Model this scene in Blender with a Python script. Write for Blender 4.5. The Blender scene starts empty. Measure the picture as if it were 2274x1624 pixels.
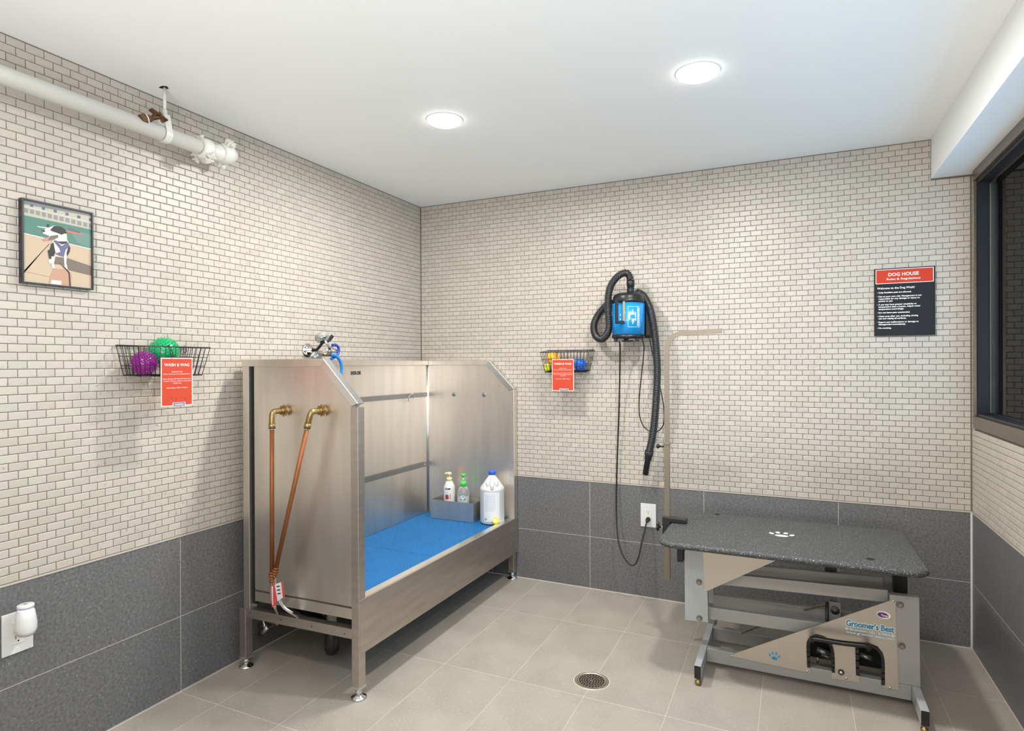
import bpy, bmesh, math, random
import numpy as np
from mathutils import Vector, Matrix
random.seed(7)
C = bpy.context.scene.collection
PI = math.pi

# ------------------------------------------------------------ camera
FPX, YAW, PIT, ROL = 1345.443, -0.4334, -0.00265, -0.00413
CAM = Vector((2.13991, -3.25164, 1.25796))
fw = Vector((math.sin(YAW)*math.cos(PIT), math.cos(YAW)*math.cos(PIT), math.sin(PIT)))
rt0 = Vector((math.cos(YAW), -math.sin(YAW), 0)); up0 = rt0.cross(fw)
rt = rt0*math.cos(ROL)+up0*math.sin(ROL); up = -rt0*math.sin(ROL)+up0*math.cos(ROL)
cd = bpy.data.cameras.new('camera'); cam = bpy.data.objects.new('camera', cd); C.objects.link(cam)
cd.sensor_width = 36; cd.lens = 36*FPX/2274; cd.clip_start = 0.02
M = Matrix((rt, up, -fw)).transposed().to_4x4(); M.translation = CAM
cam.matrix_world = M
bpy.context.scene.camera = cam

def W(px, py, ax, v):
    """the point of the plane (axis ax = v) seen at a photograph pixel, used to measure real positions"""
    d = fw+rt*((px-1137)/FPX)-up*((py-812)/FPX)
    return CAM+d*((v-CAM[ax])/d[ax])
def PX(P):
    d = Vector(P)-CAM; z = d.dot(fw)
    return 1137+FPX*d.dot(rt)/z, 812-FPX*d.dot(up)/z, z

# ------------------------------------------------------------ room numbers
H, WR, YB = 2.2556, 2.8525, -4.6          # ceiling height, right wall, rear wall
ZT, ZM = 0.598, 0.2908                    # wainscot top and middle joint
SX, SZ = 2.7055, 2.079                    # soffit
LIGHTS = [(0.855, -1.12), (1.848, -1.097), (0.855, -3.0), (1.848, -3.0)]

# ------------------------------------------------------------ world, light, exposure
sc = bpy.context.scene
sc.view_settings.view_transform = 'Standard'; sc.view_settings.look = 'None'
sc.view_settings.gamma = 1; sc.view_settings.use_curve_mapping = False
sc.view_settings.exposure = 0.0
w = bpy.data.worlds.new('world'); sc.world = w; w.use_nodes = True
w.node_tree.nodes['Background'].inputs[0].default_value = (0.55, 0.74, 0.96, 1)
w.node_tree.nodes['Background'].inputs[1].default_value = 3.4
LP = 24.0
def lamp(name, loc, size, power, col=(1, 0.982, 0.955), shape='DISK', sy=None, rot=(0, 0, 0)):
    l = bpy.data.lights.new(name, 'AREA'); l.shape = shape; l.size = size; l.energy = power; l.color = col
    if sy: l.size_y = sy
    o = bpy.data.objects.new(name, l); C.objects.link(o); o.location = loc; o.rotation_euler = rot
    return o
for i, (x, y) in enumerate(LIGHTS):
    lamp('downlight_lamp', (x, y, H-0.024), 0.13, LP*(1.0 if i < 2 else 0.35))
# added fill lamp behind the camera, aimed up to brighten the ceiling
lamp('ceiling_fill_lamp', (2.0, -3.85, 0.9), 1.4, 68.0, (0.97, 0.985, 1), 'RECTANGLE', 0.9, (math.radians(163), 0, 0))

# ------------------------------------------------------------ materials
def lin(c):
    return tuple(((v/255)/12.92 if v/255 <= 0.04045 else ((v/255+0.055)/1.055)**2.4) for v in c)
MATS = {}
def mat(name, rgb, rough=0.5, metal=0.0, noise=None, bump=None, spec=None, trans=0.0, emit=None, alpha=None, coat=0, stretch=None):
    """noise=(scale, amount[, second rgb]); bump=(scale, strength)"""
    m = bpy.data.materials.new(name); m.use_nodes = True; nt = m.node_tree; b = nt.nodes['Principled BSDF']
    c = lin(rgb)+(1,)
    b.inputs['Base Color'].default_value = c; b.inputs['Roughness'].default_value = rough; b.inputs['Metallic'].default_value = metal
    if spec is not None: b.inputs['Specular IOR Level'].default_value = spec
    if trans: b.inputs['Transmission Weight'].default_value = trans
    if coat: b.inputs['Coat Weight'].default_value = coat
    if emit: b.inputs['Emission Color'].default_value = lin(emit[0])+(1,); b.inputs['Emission Strength'].default_value = emit[1]
    if alpha is not None: b.inputs['Alpha'].default_value = alpha
    tc = None
    if noise or bump:
        tc = nt.nodes.new('ShaderNodeTexCoord'); mp = nt.nodes.new('ShaderNodeMapping'); nt.links.new(tc.outputs['Object'], mp.inputs[0])
        if stretch: mp.inputs['Scale'].default_value = stretch
    if noise:
        n = nt.nodes.new('ShaderNodeTexNoise'); n.inputs['Scale'].default_value = noise[0]; n.inputs['Detail'].default_value = 4
        nt.links.new(mp.outputs[0], n.inputs[0])
        r = nt.nodes.new('ShaderNodeValToRGB'); nt.links.new(n.outputs[0], r.inputs[0])
        r.color_ramp.elements[0].position = 0.3; r.color_ramp.elements[1].position = 0.7
        k = noise[1]
        r.color_ramp.elements[0].color = tuple(v*(1-k) for v in c[:3])+(1,)
        r.color_ramp.elements[1].color = (lin(noise[2]) if len(noise) > 2 else tuple(min(1, v*(1+k)) for v in c[:3]))+(1,)
        nt.links.new(r.outputs[0], b.inputs['Base Color'])
    if bump:
        n2 = nt.nodes.new('ShaderNodeTexNoise'); n2.inputs['Scale'].default_value = bump[0]; n2.inputs['Detail'].default_value = 3
        nt.links.new(mp.outputs[0], n2.inputs[0])
        bn = nt.nodes.new('ShaderNodeBump'); bn.inputs['Strength'].default_value = bump[1]; bn.inputs['Distance'].default_value = 0.002
        nt.links.new(n2.outputs[0], bn.inputs['Height']); nt.links.new(bn.outputs[0], b.inputs['Normal'])
    MATS[name] = m
    return m
def speckle(m, scale, thr, rgb, size=0.5):
    """light grains scattered in a stone or rubber surface"""
    nt = m.node_tree; b = nt.nodes['Principled BSDF']
    tc = nt.nodes.new('ShaderNodeTexCoord'); v = nt.nodes.new('ShaderNodeTexNoise'); v.inputs['Scale'].default_value = scale
    v.inputs['Detail'].default_value = 2
    nt.links.new(tc.outputs['Object'], v.inputs[0])
    r = nt.nodes.new('ShaderNodeValToRGB'); r.color_ramp.elements[0].position = thr; r.color_ramp.elements[1].position = thr+0.06
    nt.links.new(v.outputs[0], r.inputs[0])
    mx = nt.nodes.new('ShaderNodeMix'); mx.data_type = 'RGBA'; mx.inputs[7].default_value = lin(rgb)+(1,)
    if b.inputs['Base Color'].links: nt.links.new(b.inputs['Base Color'].links[0].from_socket, mx.inputs[6])
    else: mx.inputs[6].default_value = b.inputs['Base Color'].default_value[:]
    nt.links.new(r.outputs[0], mx.inputs[0]); nt.links.new(mx.outputs[2], b.inputs['Base Color'])
    return m
def dirt_rough(m, scale, lo, hi, stretch=(1, 1, 1)):
    nt = m.node_tree; b = nt.nodes['Principled BSDF']
    tc = nt.nodes.new('ShaderNodeTexCoord'); mp = nt.nodes.new('ShaderNodeMapping'); mp.inputs['Scale'].default_value = stretch
    n = nt.nodes.new('ShaderNodeTexNoise'); n.inputs['Scale'].default_value = scale; n.inputs['Detail'].default_value = 5
    mr = nt.nodes.new('ShaderNodeMapRange'); mr.inputs[1].default_value = 0.3; mr.inputs[2].default_value = 0.7
    mr.inputs[3].default_value = lo; mr.inputs[4].default_value = hi
    nt.links.new(tc.outputs['Object'], mp.inputs[0]); nt.links.new(mp.outputs[0], n.inputs[0]); nt.links.new(n.outputs[0], mr.inputs[0])
    nt.links.new(mr.outputs[0], b.inputs['Roughness'])
    return m

# glazed mosaic: colour of each tile from the mesh attribute "tint"
m_tile = mat('glazed_mosaic_tile', (214, 206, 194), 0.4, bump=(40, 0.05))
nt = m_tile.node_tree; b = nt.nodes['Principled BSDF']
at = nt.nodes.new('ShaderNodeAttribute'); at.attribute_name = 'tint'
tcn = nt.nodes.new('ShaderNodeTexCoord'); nz = nt.nodes.new('ShaderNodeTexNoise'); nz.inputs['Scale'].default_value = 70; nz.inputs['Detail'].default_value = 4
nt.links.new(tcn.outputs['Object'], nz.inputs[0])
rp = nt.nodes.new('ShaderNodeValToRGB'); rp.color_ramp.elements[0].position = 0.28; rp.color_ramp.elements[0].color = (0.45, 0.42, 0.38, 1)
rp.color_ramp.elements[1].position = 0.40; rp.color_ramp.elements[1].color = (1, 1, 1, 1)
nt.links.new(nz.outputs[0], rp.inputs[0])
mx = nt.nodes.new('ShaderNodeMix'); mx.data_type = 'RGBA'; mx.blend_type = 'MULTIPLY'; mx.inputs[0].default_value = 0.6
nt.links.new(at.outputs['Color'], mx.inputs[6]); nt.links.new(rp.outputs[0], mx.inputs[7]); nt.links.new(mx.outputs[2], b.inputs['Base Color'])
m_grout = mat('dark_grout', (114, 104, 92), 0.9)
m_lgrout = mat('light_grout', (196, 192, 186), 0.9)
m_fgrout = mat('floor_grout', (200, 189, 174), 0.9)
m_wain = speckle(mat('dark_stone_tile', (102, 101, 101), 0.38, noise=(110, 0.3), bump=(120, 0.08)), 130, 0.67, (160, 160, 160))
m_floor = speckle(mat('taupe_floor_tile', (158, 150, 139), 0.5, noise=(5, 0.09), bump=(160, 0.06)), 120, 0.60, (168, 160, 149))
m_wain2 = None
dirt_rough(m_floor, 5, 0.38, 0.58)
m_ceil = mat('ceiling_paint', (243, 244, 242), 0.85)
m_white = mat('white_paint', (215, 216, 214), 0.7)
m_trim = mat('tile_edge_trim', (186, 178, 165), 0.4)
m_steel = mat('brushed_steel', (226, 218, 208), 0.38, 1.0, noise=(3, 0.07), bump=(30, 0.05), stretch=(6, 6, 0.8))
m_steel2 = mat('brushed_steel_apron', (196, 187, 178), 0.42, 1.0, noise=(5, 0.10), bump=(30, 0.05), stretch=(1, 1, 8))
m_steelb = mat('polished_steel_edge', (222, 222, 220), 0.25, 1.0)
m_bar = mat('dull_steel_bar', (150, 150, 148), 0.45, 1.0)
m_chrome = mat('chrome', (225, 225, 225), 0.12, 1.0)
m_brass = mat('aged_brass', (160, 138, 94), 0.38, 1.0, noise=(60, 0.2))
m_copper = mat('copper_pipe', (148, 92, 56), 0.5, 0.65, noise=(14, 0.15))
m_black = mat('black_plastic', (26, 26, 27), 0.35)
m_rubber = mat('black_rubber', (34, 34, 35), 0.6)
m_hose = mat('black_ribbed_hose', (38, 39, 40), 0.24)
m_wire = mat('black_wire', (30, 27, 26), 0.5)
m_mat = mat('blue_rubber_mat', (4, 104, 164), 0.6, noise=(8, 0.08))
m_weld = mat('dark_seam', (84, 68, 58), 0.7, 0.3)
m_dark = mat('shade_and_print_black', (14, 14, 14), 0.8)  # black for lettering and print, and for shade in holes and recesses
m_pvc = mat('white_pipe_paint', (216, 214, 206), 0.4, noise=(5, 0.03))
m_rust = mat('rusty_iron', (104, 74, 52), 0.75, 0.3, noise=(60, 0.4))
m_orange = mat('orange_card', (188, 68, 46), 0.5, spec=0.25)
m_red = mat('sign_red', (192, 60, 38), 0.6, spec=0.2)
m_sign = mat('sign_charcoal', (36, 37, 39), 0.6, spec=0.2)
m_print = mat('white_print', (238, 236, 232), 0.6)
m_cream = mat('cream_print', (245, 205, 190), 0.6)
m_plast = mat('white_plastic', (218, 217, 214), 0.35)
m_plast2 = mat('receptacle_white', (226, 223, 216), 0.4)
m_glow = mat('cool_glow_ring', (225, 230, 255), 0.4, emit=((200, 210, 255), 0.6))
m_lens = mat('light_lens', (255, 255, 255), 0.5, emit=((255, 254, 250), 11.0))
m_blue = mat('dryer_blue', (20, 138, 208), 0.25, coat=0.3)
m_gold = mat('switch_plate_brass', (214, 186, 140), 0.25, 1.0)
m_green = mat('green_rubber_ball', (20, 168, 104), 0.25, spec=0.6)
m_purple = mat('purple_rubber_ball', (150, 30, 140), 0.25, spec=0.6)
m_yel = mat('orange_yellow_rubber_ball', (242, 176, 44), 0.35)
m_lime = mat('lime_toy', (206, 216, 20), 0.35)
m_pink = mat('pink_toy', (240, 170, 160), 0.35)
m_bball = mat('blue_rubber_ball', (20, 100, 205), 0.3, spec=0.6)
m_alu = mat('grey_painted_steel', (158, 156, 152), 0.42, 0.25, noise=(5, 0.04))
m_alu2 = mat('pale_grey_painted_steel', (172, 174, 174), 0.4, 0.2)
m_guard = mat('brushed_guard_plate', (196, 186, 174), 0.38, 0.85, bump=(60, 0.03), stretch=(1, 1, 6))
m_top = speckle(mat('pebbled_black_rubber', (64, 64, 63), 0.55, noise=(160, 0.35), bump=(230, 1.0)), 230, 0.62, (160, 160, 158))
m_pole = mat('nickel_plated_bar', (132, 121, 108), 0.42, 0.7)
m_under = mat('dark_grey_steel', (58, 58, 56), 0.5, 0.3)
m_pawg = mat('pale_paw_print', (205, 205, 200), 0.6)
m_pawb = mat('blue_print', (30, 140, 190), 0.5)
m_logo = mat('logo_blue', (62, 128, 160), 0.5)
m_navy = mat('navy_print', (60, 60, 130), 0.5)
m_bronze = mat('dark_bronze_frame', (34, 36, 42), 0.35, 0.5)
m_sill = mat('brushed_bronze_trim', (128, 118, 106), 0.32, 0.9, noise=(4, 0.1), stretch=(1, 0.4, 6))
m_glass = mat('window_glass', (235, 245, 250), 0.02, trans=1.0)
_n = m_glass.node_tree; _n.nodes.clear()
_o = _n.nodes.new('ShaderNodeOutputMaterial'); _m = _n.nodes.new('ShaderNodeMixShader'); _t = _n.nodes.new('ShaderNodeBsdfTransparent'); _g = _n.nodes.new('ShaderNodeBsdfGlossy'); _f = _n.nodes.new('ShaderNodeFresnel')
_t.inputs[0].default_value = (0.86, 0.93, 0.96, 1); _g.inputs['Roughness'].default_value = 0.02; _f.inputs[0].default_value = 1.12
_n.links.new(_f.outputs[0], _m.inputs[0]); _n.links.new(_t.outputs[0], _m.inputs[1]); _n.links.new(_g.outputs[0], _m.inputs[2]); _n.links.new(_m.outputs[0], _o.inputs[0])
m_pglass = mat('clear_plastic', (240, 245, 246), 0.08, trans=0.85)
m_beige = mat('beige_plastic', (232, 206, 150), 0.35)
m_lgreen = mat('bright_green_plastic', (60, 210, 80), 0.35)
m_lblue = mat('blue_cap', (36, 90, 200), 0.35)
m_dblue = mat('blue_lever', (40, 70, 160), 0.3)
m_hblue = mat('sky_blue_hose', (30, 130, 210), 0.3)
m_grey = mat('grey_plastic', (150, 148, 140), 0.45)
m_drain = mat('worn_nickel_grate', (186, 176, 158), 0.4, 0.9, noise=(80, 0.2))
m_label = mat('label_white', (220, 221, 224), 0.5)
m_txtg = mat('label_grey_text', (150, 152, 156), 0.6)
m_mag = mat('label_magenta', (150, 40, 90), 0.5)
m_tan = mat('label_tan', (176, 130, 80), 0.5)
m_cyan = mat('label_cyan', (80, 170, 190), 0.5)
m_tagred = mat('tag_red', (215, 70, 70), 0.5)
m_frame = mat('black_frame', (36, 38, 38), 0.35)
m_ext = mat('outside_wall', (150, 190, 210), 0.8)

# ------------------------------------------------------------ helpers
WL = {}
def wl(o): return WL.get(o.name, Vector((0, 0, 0)))
def tag(o, label=None, cat=None, group=None, kind=None):
    if label: o['label'] = label
    if cat: o['category'] = cat
    if group: o['group'] = group
    if kind: o['kind'] = kind
    return o
def thing(name, loc, label=None, cat=None, group=None, kind=None):
    o = bpy.data.objects.new(name, None); C.objects.link(o); o.location = loc; o.empty_display_size = 0.05
    WL[o.name] = Vector(loc)
    return tag(o, label, cat, group, kind)
def frame_of(d):
    d = Vector(d).normalized(); a = Vector((0, 0, 1)) if abs(d.z) < 0.9 else Vector((1, 0, 0))
    u = d.cross(a).normalized(); return u, d.cross(u).normalized(), d

class MB:
    def __init__(s): s.v = []; s.f = []; s.sm = []; s.mi = []; s.tint = []
    def add(s, vs, fs, smooth=False, mi=0, tint=None):
        n = len(s.v); s.v += [tuple(v) for v in vs]
        for f in fs: s.f.append([n+i for i in f]); s.sm.append(smooth); s.mi.append(mi); s.tint.append(tint)
        return s
    def box(s, a, b, mi=0):
        x0, y0, z0 = [min(p, q) for p, q in zip(a, b)]; x1, y1, z1 = [max(p, q) for p, q in zip(a, b)]
        vs = [(x0, y0, z0), (x1, y0, z0), (x1, y1, z0), (x0, y1, z0), (x0, y0, z1), (x1, y0, z1), (x1, y1, z1), (x0, y1, z1)]
        return s.add(vs, [(0, 3, 2, 1), (4, 5, 6, 7), (0, 1, 5, 4), (1, 2, 6, 5), (2, 3, 7, 6), (3, 0, 4, 7)], mi=mi)
    def obox(s, c, ux, uy, uz, mi=0):
        c, ux, uy, uz = map(Vector, (c, ux, uy, uz)); vs = []
        for k in (-1, 1):
            for i, j in ((-1, -1), (1, -1), (1, 1), (-1, 1)): vs.append(c+ux*i+uy*j+uz*k)
        fl = [(0, 3, 2, 1), (4, 5, 6, 7), (0, 1, 5, 4), (1, 2, 6, 5), (2, 3, 7, 6), (3, 0, 4, 7)]
        if ux.cross(uy).dot(uz) < 0: fl = [f[::-1] for f in fl]
        return s.add(vs, fl, mi=mi)
    def bar(s, p, q, wd, th, side, mi=0):
        p, q = Vector(p), Vector(q); d = q-p; sd = Vector(side).normalized(); n = d.cross(sd).normalized()
        return s.obox((p+q)/2, d/2, sd*wd/2, n*th/2, mi)
    def prism(s, pts, ax, a, b, mi=0):
        """2-D polygon extruded along axis ax from a to b; ax 0: (y,z), 1: (x,z), 2: (x,y)"""
        def P(p, t): return {0: (t, p[0], p[1]), 1: (p[0], t, p[1]), 2: (p[0], p[1], t)}[ax]
        n = len(pts); A = sum(pts[i][0]*pts[(i+1) % n][1]-pts[(i+1) % n][0]*pts[i][1] for i in range(n))
        if A < 0: pts = pts[::-1]
        lo, hi = min(a, b), max(a, b)
        vs = [P(p, lo) for p in pts]+[P(p, hi) for p in pts]
        bot, top = list(range(n))[::-1], list(range(n, 2*n)); sides = [(i, (i+1) % n, n+(i+1) % n, n+i) for i in range(n)]
        if ax == 1: bot, top, sides = bot[::-1], top[::-1], [f[::-1] for f in sides]
        return s.add(vs, [bot, top]+sides, mi=mi)
    def lathe(s, prof, o, d, n=24, mi=0, smooth=True, arc=None):
        """prof: (radius, height) pairs along direction d from o"""
        u, v, d = frame_of(d); o = Vector(o); vs = []
        for r, h in prof:
            for k in range(n):
                a = 2*PI*k/n; vs.append(o+d*h+(u*math.cos(a)+v*math.sin(a))*r)
        fs = [(i*n+k, i*n+(k+1) % n, (i+1)*n+(k+1) % n, (i+1)*n+k) for i in range(len(prof)-1) for k in range(n)]
        s.add(vs, fs, smooth, mi)
        m = len(s.v)-len(vs)
        for i, rev in ((0, True), (len(prof)-1, False)):
            if prof[i][0] > 1e-6:
                f = [m+i*n+k for k in range(n)]
                s.f.append(f[::-1] if rev else f); s.sm.append(False); s.mi.append(mi); s.tint.append(None)
        return s
    def cyl(s, p, q, r, n=16, mi=0, r2=None):
        p, q = Vector(p), Vector(q); L = (q-p).length
        return s.lathe([(r, 0), (r if r2 is None else r2, L)], p, q-p, n, mi)
    def tube(s, pts, r, n=10, mi=0, cap=True, rfun=None, closed=False):
        pts = [Vector(p) for p in pts]; N = len(pts); vs = []
        t0 = (pts[1]-pts[0]).normalized(); u = frame_of(t0)[0]
        for i, p in enumerate(pts):
            a = pts[max(i-1, 0)] if not closed else pts[i-1]; b_ = pts[min(i+1, N-1)] if not closed else pts[(i+1) % N]
            t = (b_-a).normalized(); u = (u-t*u.dot(t)).normalized(); v = t.cross(u)
            rr = rfun(i) if rfun else r
            for k in range(n):
                a_ = 2*PI*k/n; vs.append(p+(u*math.cos(a_)+v*math.sin(a_))*rr)
        M_ = N if closed else N-1
        fs = [(i*n+k, i*n+(k+1) % n, ((i+1) % N)*n+(k+1) % n, ((i+1) % N)*n+k) for i in range(M_) for k in range(n)]
        s.add(vs, fs, True, mi)
        if cap and not closed:
            m = len(s.v)-len(vs)
            s.f.append([m+k for k in range(n)][::-1]); s.f.append([m+(N-1)*n+k for k in range(n)])
            s.sm += [False]*2; s.mi += [mi]*2; s.tint += [None]*2
        return s
    def ball(s, c, r, n=20, m=12, mi=0, sc=(1, 1, 1)):
        prof = [(math.sin(PI*i/m)*r, -math.cos(PI*i/m)*r) for i in range(m+1)]
        k = len(s.v); s.lathe(prof, (0, 0, 0), (0, 0, 1), n, mi)
        for i in range(k, len(s.v)): s.v[i] = tuple(Vector(c)+Vector([a*b_ for a, b_ in zip(s.v[i], sc)]))
        return s
    def build(s, name, mats, parent=None, bevel=0, seg=2, **kw):
        if not isinstance(mats, (list, tuple)): mats = [mats]
        A = np.array(s.v); lo, hi = A.min(0), A.max(0)
        org = Vector(((lo[0]+hi[0])/2, (lo[1]+hi[1])/2, lo[2])) if parent is None else Vector((lo+hi)/2)
        me = bpy.data.meshes.new(name); me.from_pydata([tuple(Vector(v)-org) for v in s.v], [], s.f)
        for m_ in mats: me.materials.append(m_)
        me.polygons.foreach_set('use_smooth', s.sm); me.polygons.foreach_set('material_index', s.mi)
        if any(t is not None for t in s.tint):
            ca = me.color_attributes.new('tint', 'FLOAT_COLOR', 'CORNER'); cols = []
            for f, t in zip(s.f, s.tint): cols += list((t or (0.5, 0.5, 0.5))+(1,))*len(f)
            ca.data.foreach_set('color', cols)
        me.update()
        o = bpy.data.objects.new(name, me); C.objects.link(o)
        if parent: o.parent = parent; o.location = org-wl(parent)
        else: o.location = org
        WL[o.name] = org
        if bevel:
            md = o.modifiers.new('bevel', 'BEVEL'); md.width = bevel; md.segments = seg; md.limit_method = 'ANGLE'; md.angle_limit = math.radians(40)
        return tag(o, kw.get('label'), kw.get('cat'), kw.get('group'), kw.get('kind'))
def spline(pts, n=8):
    pts = [Vector(p) for p in pts]; out = []
    P = [pts[0]*2-pts[1]]+pts+[pts[-1]*2-pts[-2]]
    for i in range(1, len(P)-2):
        a, b_, c, d = P[i-1:i+3]
        for k in range(n):
            t = k/n
            out.append(0.5*((2*b_)+(-a+c)*t+(2*a-5*b_+4*c-d)*t*t+(-a+3*b_-3*c+d)*t**3))
    out.append(pts[-1]); return out
def resample(pts, step):
    out = [pts[0]]; acc = 0
    for a, b_ in zip(pts, pts[1:]):
        L = (b_-a).length; t = step-acc
        while t <= L: out.append(a+(b_-a)*(t/L)); t += step
        acc = (acc+L) % step
    return out
def text_geo(body, size, off=0.0, align='LEFT', space=1.0, shear=0):
    cu = bpy.data.curves.new('t', 'FONT'); cu.body = body; cu.size = size; cu.offset = off; cu.align_x = align; cu.space_character = space
    cu.shear = shear; cu.resolution_u = 3
    o = bpy.data.objects.new('t', cu); C.objects.link(o); bpy.context.view_layer.update()
    me = o.evaluated_get(bpy.context.evaluated_depsgraph_get()).to_mesh()
    vs = [tuple(v.co[:2]) for v in me.vertices]; fs = [tuple(p.vertices) for p in me.polygons]
    o.evaluated_get(bpy.context.evaluated_depsgraph_get()).to_mesh_clear()
    bpy.data.objects.remove(o); bpy.data.curves.remove(cu)
    return vs, fs
def put_text(mb, body, size, fn, off=0.0, align='LEFT', mi=0, width=None, space=1.0, shear=0, bold=0, nb=8):
    vs, fs = text_geo(body, size, off, align, space, shear)
    if not vs: return
    if width:
        x0 = min(v[0] for v in vs); x1 = max(v[0] for v in vs); k = width/(x1-x0); vs = [(v[0]*k, v[1]) for v in vs]
    sh = [(0, 0)]+([(bold*math.cos(2*PI*k/nb), bold*math.sin(2*PI*k/nb)) for k in range(nb)] if bold else [])
    O_, U_, V_ = Vector(fn(0, 0)), Vector(fn(0.002, 0)), Vector(fn(0, 0.002)); nrm = (U_-O_).cross(V_-O_).normalized()
    for k, (a, b_) in enumerate(sh): mb.add([Vector(fn(v[0]+a, v[1]+b_))+nrm*(k*2.5e-5) for v in vs], fs, mi=mi)
def poly(mb, pts, mi=0):
    mb.add(pts, [tuple(range(len(pts)))], mi=mi)
def disc2(cx, cy, rx, ry, n=16, a0=0):
    return [(cx+rx*math.cos(2*PI*k/n)*math.cos(a0)-ry*math.sin(2*PI*k/n)*math.sin(a0), cy+rx*math.cos(2*PI*k/n)*math.sin(a0)+ry*math.sin(2*PI*k/n)*math.cos(a0)) for k in range(n)]
def paw(mb, fn, cx, cy, s, mi=0, claws=False):
    """paw print in a plane: fn(u,v) -> 3-D"""
    poly(mb, [fn(*p) for p in disc2(cx, cy-0.25*s, 0.42*s, 0.26*s)], mi)
    for dx, dy, a in ((-0.62, 0.12, 0.4), (-0.24, 0.48, 0.12), (0.24, 0.48, -0.12), (0.62, 0.12, -0.4)):
        if claws:
            q = [(0, -0.24), (0.15, -0.05), (0.1, 0.12), (0, 0.36), (-0.1, 0.12), (-0.15, -0.05)]
            q = [(cx+s*(dx+x*math.cos(a)-y*math.sin(a)), cy+s*(dy+x*math.sin(a)+y*math.cos(a))) for x, y in q]
        else: q = disc2(cx+dx*s, cy+dy*s, 0.15*s, 0.24*s, 12, a)
        poly(mb, [fn(*p) for p in q], mi)

# ------------------------------------------------------------ mosaic walls
TP, RP, NR = 0.05136, (H-0.003-0.6035)/64, 64
GW = 0.0021
def tint():
    k = random.uniform(-0.028, 0.02); r = random.random()
    base = lin((184, 176, 165)); g = 1+k*2.2
    t = (1.0, 1.0, 1.0)
    if r < 0.25: t = (0.985, 1.0, 0.975)
    elif r < 0.45: t = (1.01, 0.985, 0.975)
    return tuple(max(0, c*g*q) for c, q in zip(base, t))
def tile_geo(mb, u0, u1, v0, v1, fn, tn, flip):
    """one pillowed glazed tile: fn(u, v, n) -> 3-D, n outwards from the wall"""
    c = min(0.0017, (u1-u0)*0.2)
    R = []
    for e, n in ((0, -0.0022), (0, -0.0009), (c, 0.0)):
        R += [fn(u0+e, v0+e, n), fn(u1-e, v0+e, n), fn(u1-e, v1-e, n), fn(u0+e, v1-e, n)]
    fs = [(a*4+i, a*4+(i+1) % 4, (a+1)*4+(i+1) % 4, (a+1)*4+i) for a in (0, 1) for i in range(4)]+[(8, 9, 10, 11)]
    if flip: fs = [f[::-1] for f in fs]
    mb.add(R, fs, tint=tn)
def mosaic(wall, fn, u_end, flip, holes=(), singles=True, zmax=None, rev=False, ustart=0.0):
    """u runs from the back-left (or back) corner; the 300 tiles that show largest become objects of their own"""
    cells = []
    for r in range(NR):
        v0 = 0.6035+r*RP+GW/2; v1 = v0+RP-GW; off = 0 if r % 2 == 0 else -0.5
        k = 0
        while True:
            a = (k+off)*TP+0.001; b_ = a+TP; k += 1
            if a > u_end: break
            a2 = max(a, ustart+0.0022)+GW/2; b2 = min(b_, u_end-0.003)-GW/2
            if b2-a2 < 0.004: continue
            if any(a2 < h[1] and b2 > h[0] and v0 < h[3] and v1 > h[2] for h in holes):
                rest = None
                for h in holes:
                    if a2 < h[0] < b2 and v0 < h[3] and v1 > h[2]: rest = (a2, h[0]-0.001)
                if rest is None or rest[1]-rest[0] < 0.004: continue
                a2, b2 = rest
            cells.append((a2, b2, v0, v1, abs(b2-a2-(TP-GW)) < 1e-5))
    best = []
    if singles:
        for i, (a, b_, v0, v1, full) in enumerate(cells):
            if not full: continue
            x, y, z = PX(fn((a+b_)/2, (v0+v1)/2, 0))
            if z > 0 and 12 < x < 2262 and 8 < y < 1616:
                q = [PX(fn(*p, 0))[:2] for p in ((a, v0), (b_, v0), (b_, v1), (a, v1))]
                ar = abs(sum(q[j][0]*q[(j+1) % 4][1]-q[(j+1) % 4][0]*q[j][1] for j in range(4)))/2
                best.append((-ar, i))
        best.sort(); best = set(i for _, i in best[:298])
        vari = []
        for k in range(14):
            mb = MB(); hu, hv = (TP-GW)/2, (RP-GW)/2
            o0 = Vector(fn(0, 0, 0))
            tile_geo(mb, -hu, hu, -hv, hv, lambda u, v, n: Vector(fn(u, v, n))-o0, tint(), flip)
            me = bpy.data.meshes.new('tile'); me.from_pydata(mb.v, [], mb.f); me.materials.append(m_tile)
            ca = me.color_attributes.new('tint', 'FLOAT_COLOR', 'CORNER')
            ca.data.foreach_set('color', [c for f, t in zip(mb.f, mb.tint) for _ in f for c in t+(1,)]); me.update(); vari.append(me)
    rest = MB()
    for i, (a, b_, v0, v1, full) in enumerate(cells):
        if i in best:
            o = bpy.data.objects.new('tile', random.choice(vari)); C.objects.link(o); o.parent = wall
            o.location = Vector(fn((a+b_)/2, (v0+v1)/2, 0))-wl(wall)
        else: tile_geo(rest, a, b_, v0, v1, fn, tint(), flip)
    rest.build('mosaic_tiles', m_tile, wall, kind='stuff')
def slabs(wall, fn, flip, joints, rows, name, m, g=0.0022, th=0.0007):
    for v0, v1 in rows:
        for a, b_ in zip(joints, joints[1:]):
            mb = MB(); q = []
            for e, n in ((0, -th), (0, -0.0002), (0.0003, 0)):
                u0, u1, w0, w1 = a+g/2+e, b_-g/2-e, v0+g/2+e, v1-g/2-e
                q += [fn(u0, w0, n), fn(u1, w0, n), fn(u1, w1, n), fn(u0, w1, n)]
            fs = [(r*4+i, r*4+(i+1) % 4, (r+1)*4+(i+1) % 4, (r+1)*4+i) for r in (0, 1) for i in range(4)]+[(8, 9, 10, 11)]
            if flip: fs = [f[::-1] for f in fs]
            mb.add(q, fs); mb.build(name, m, wall)

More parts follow.
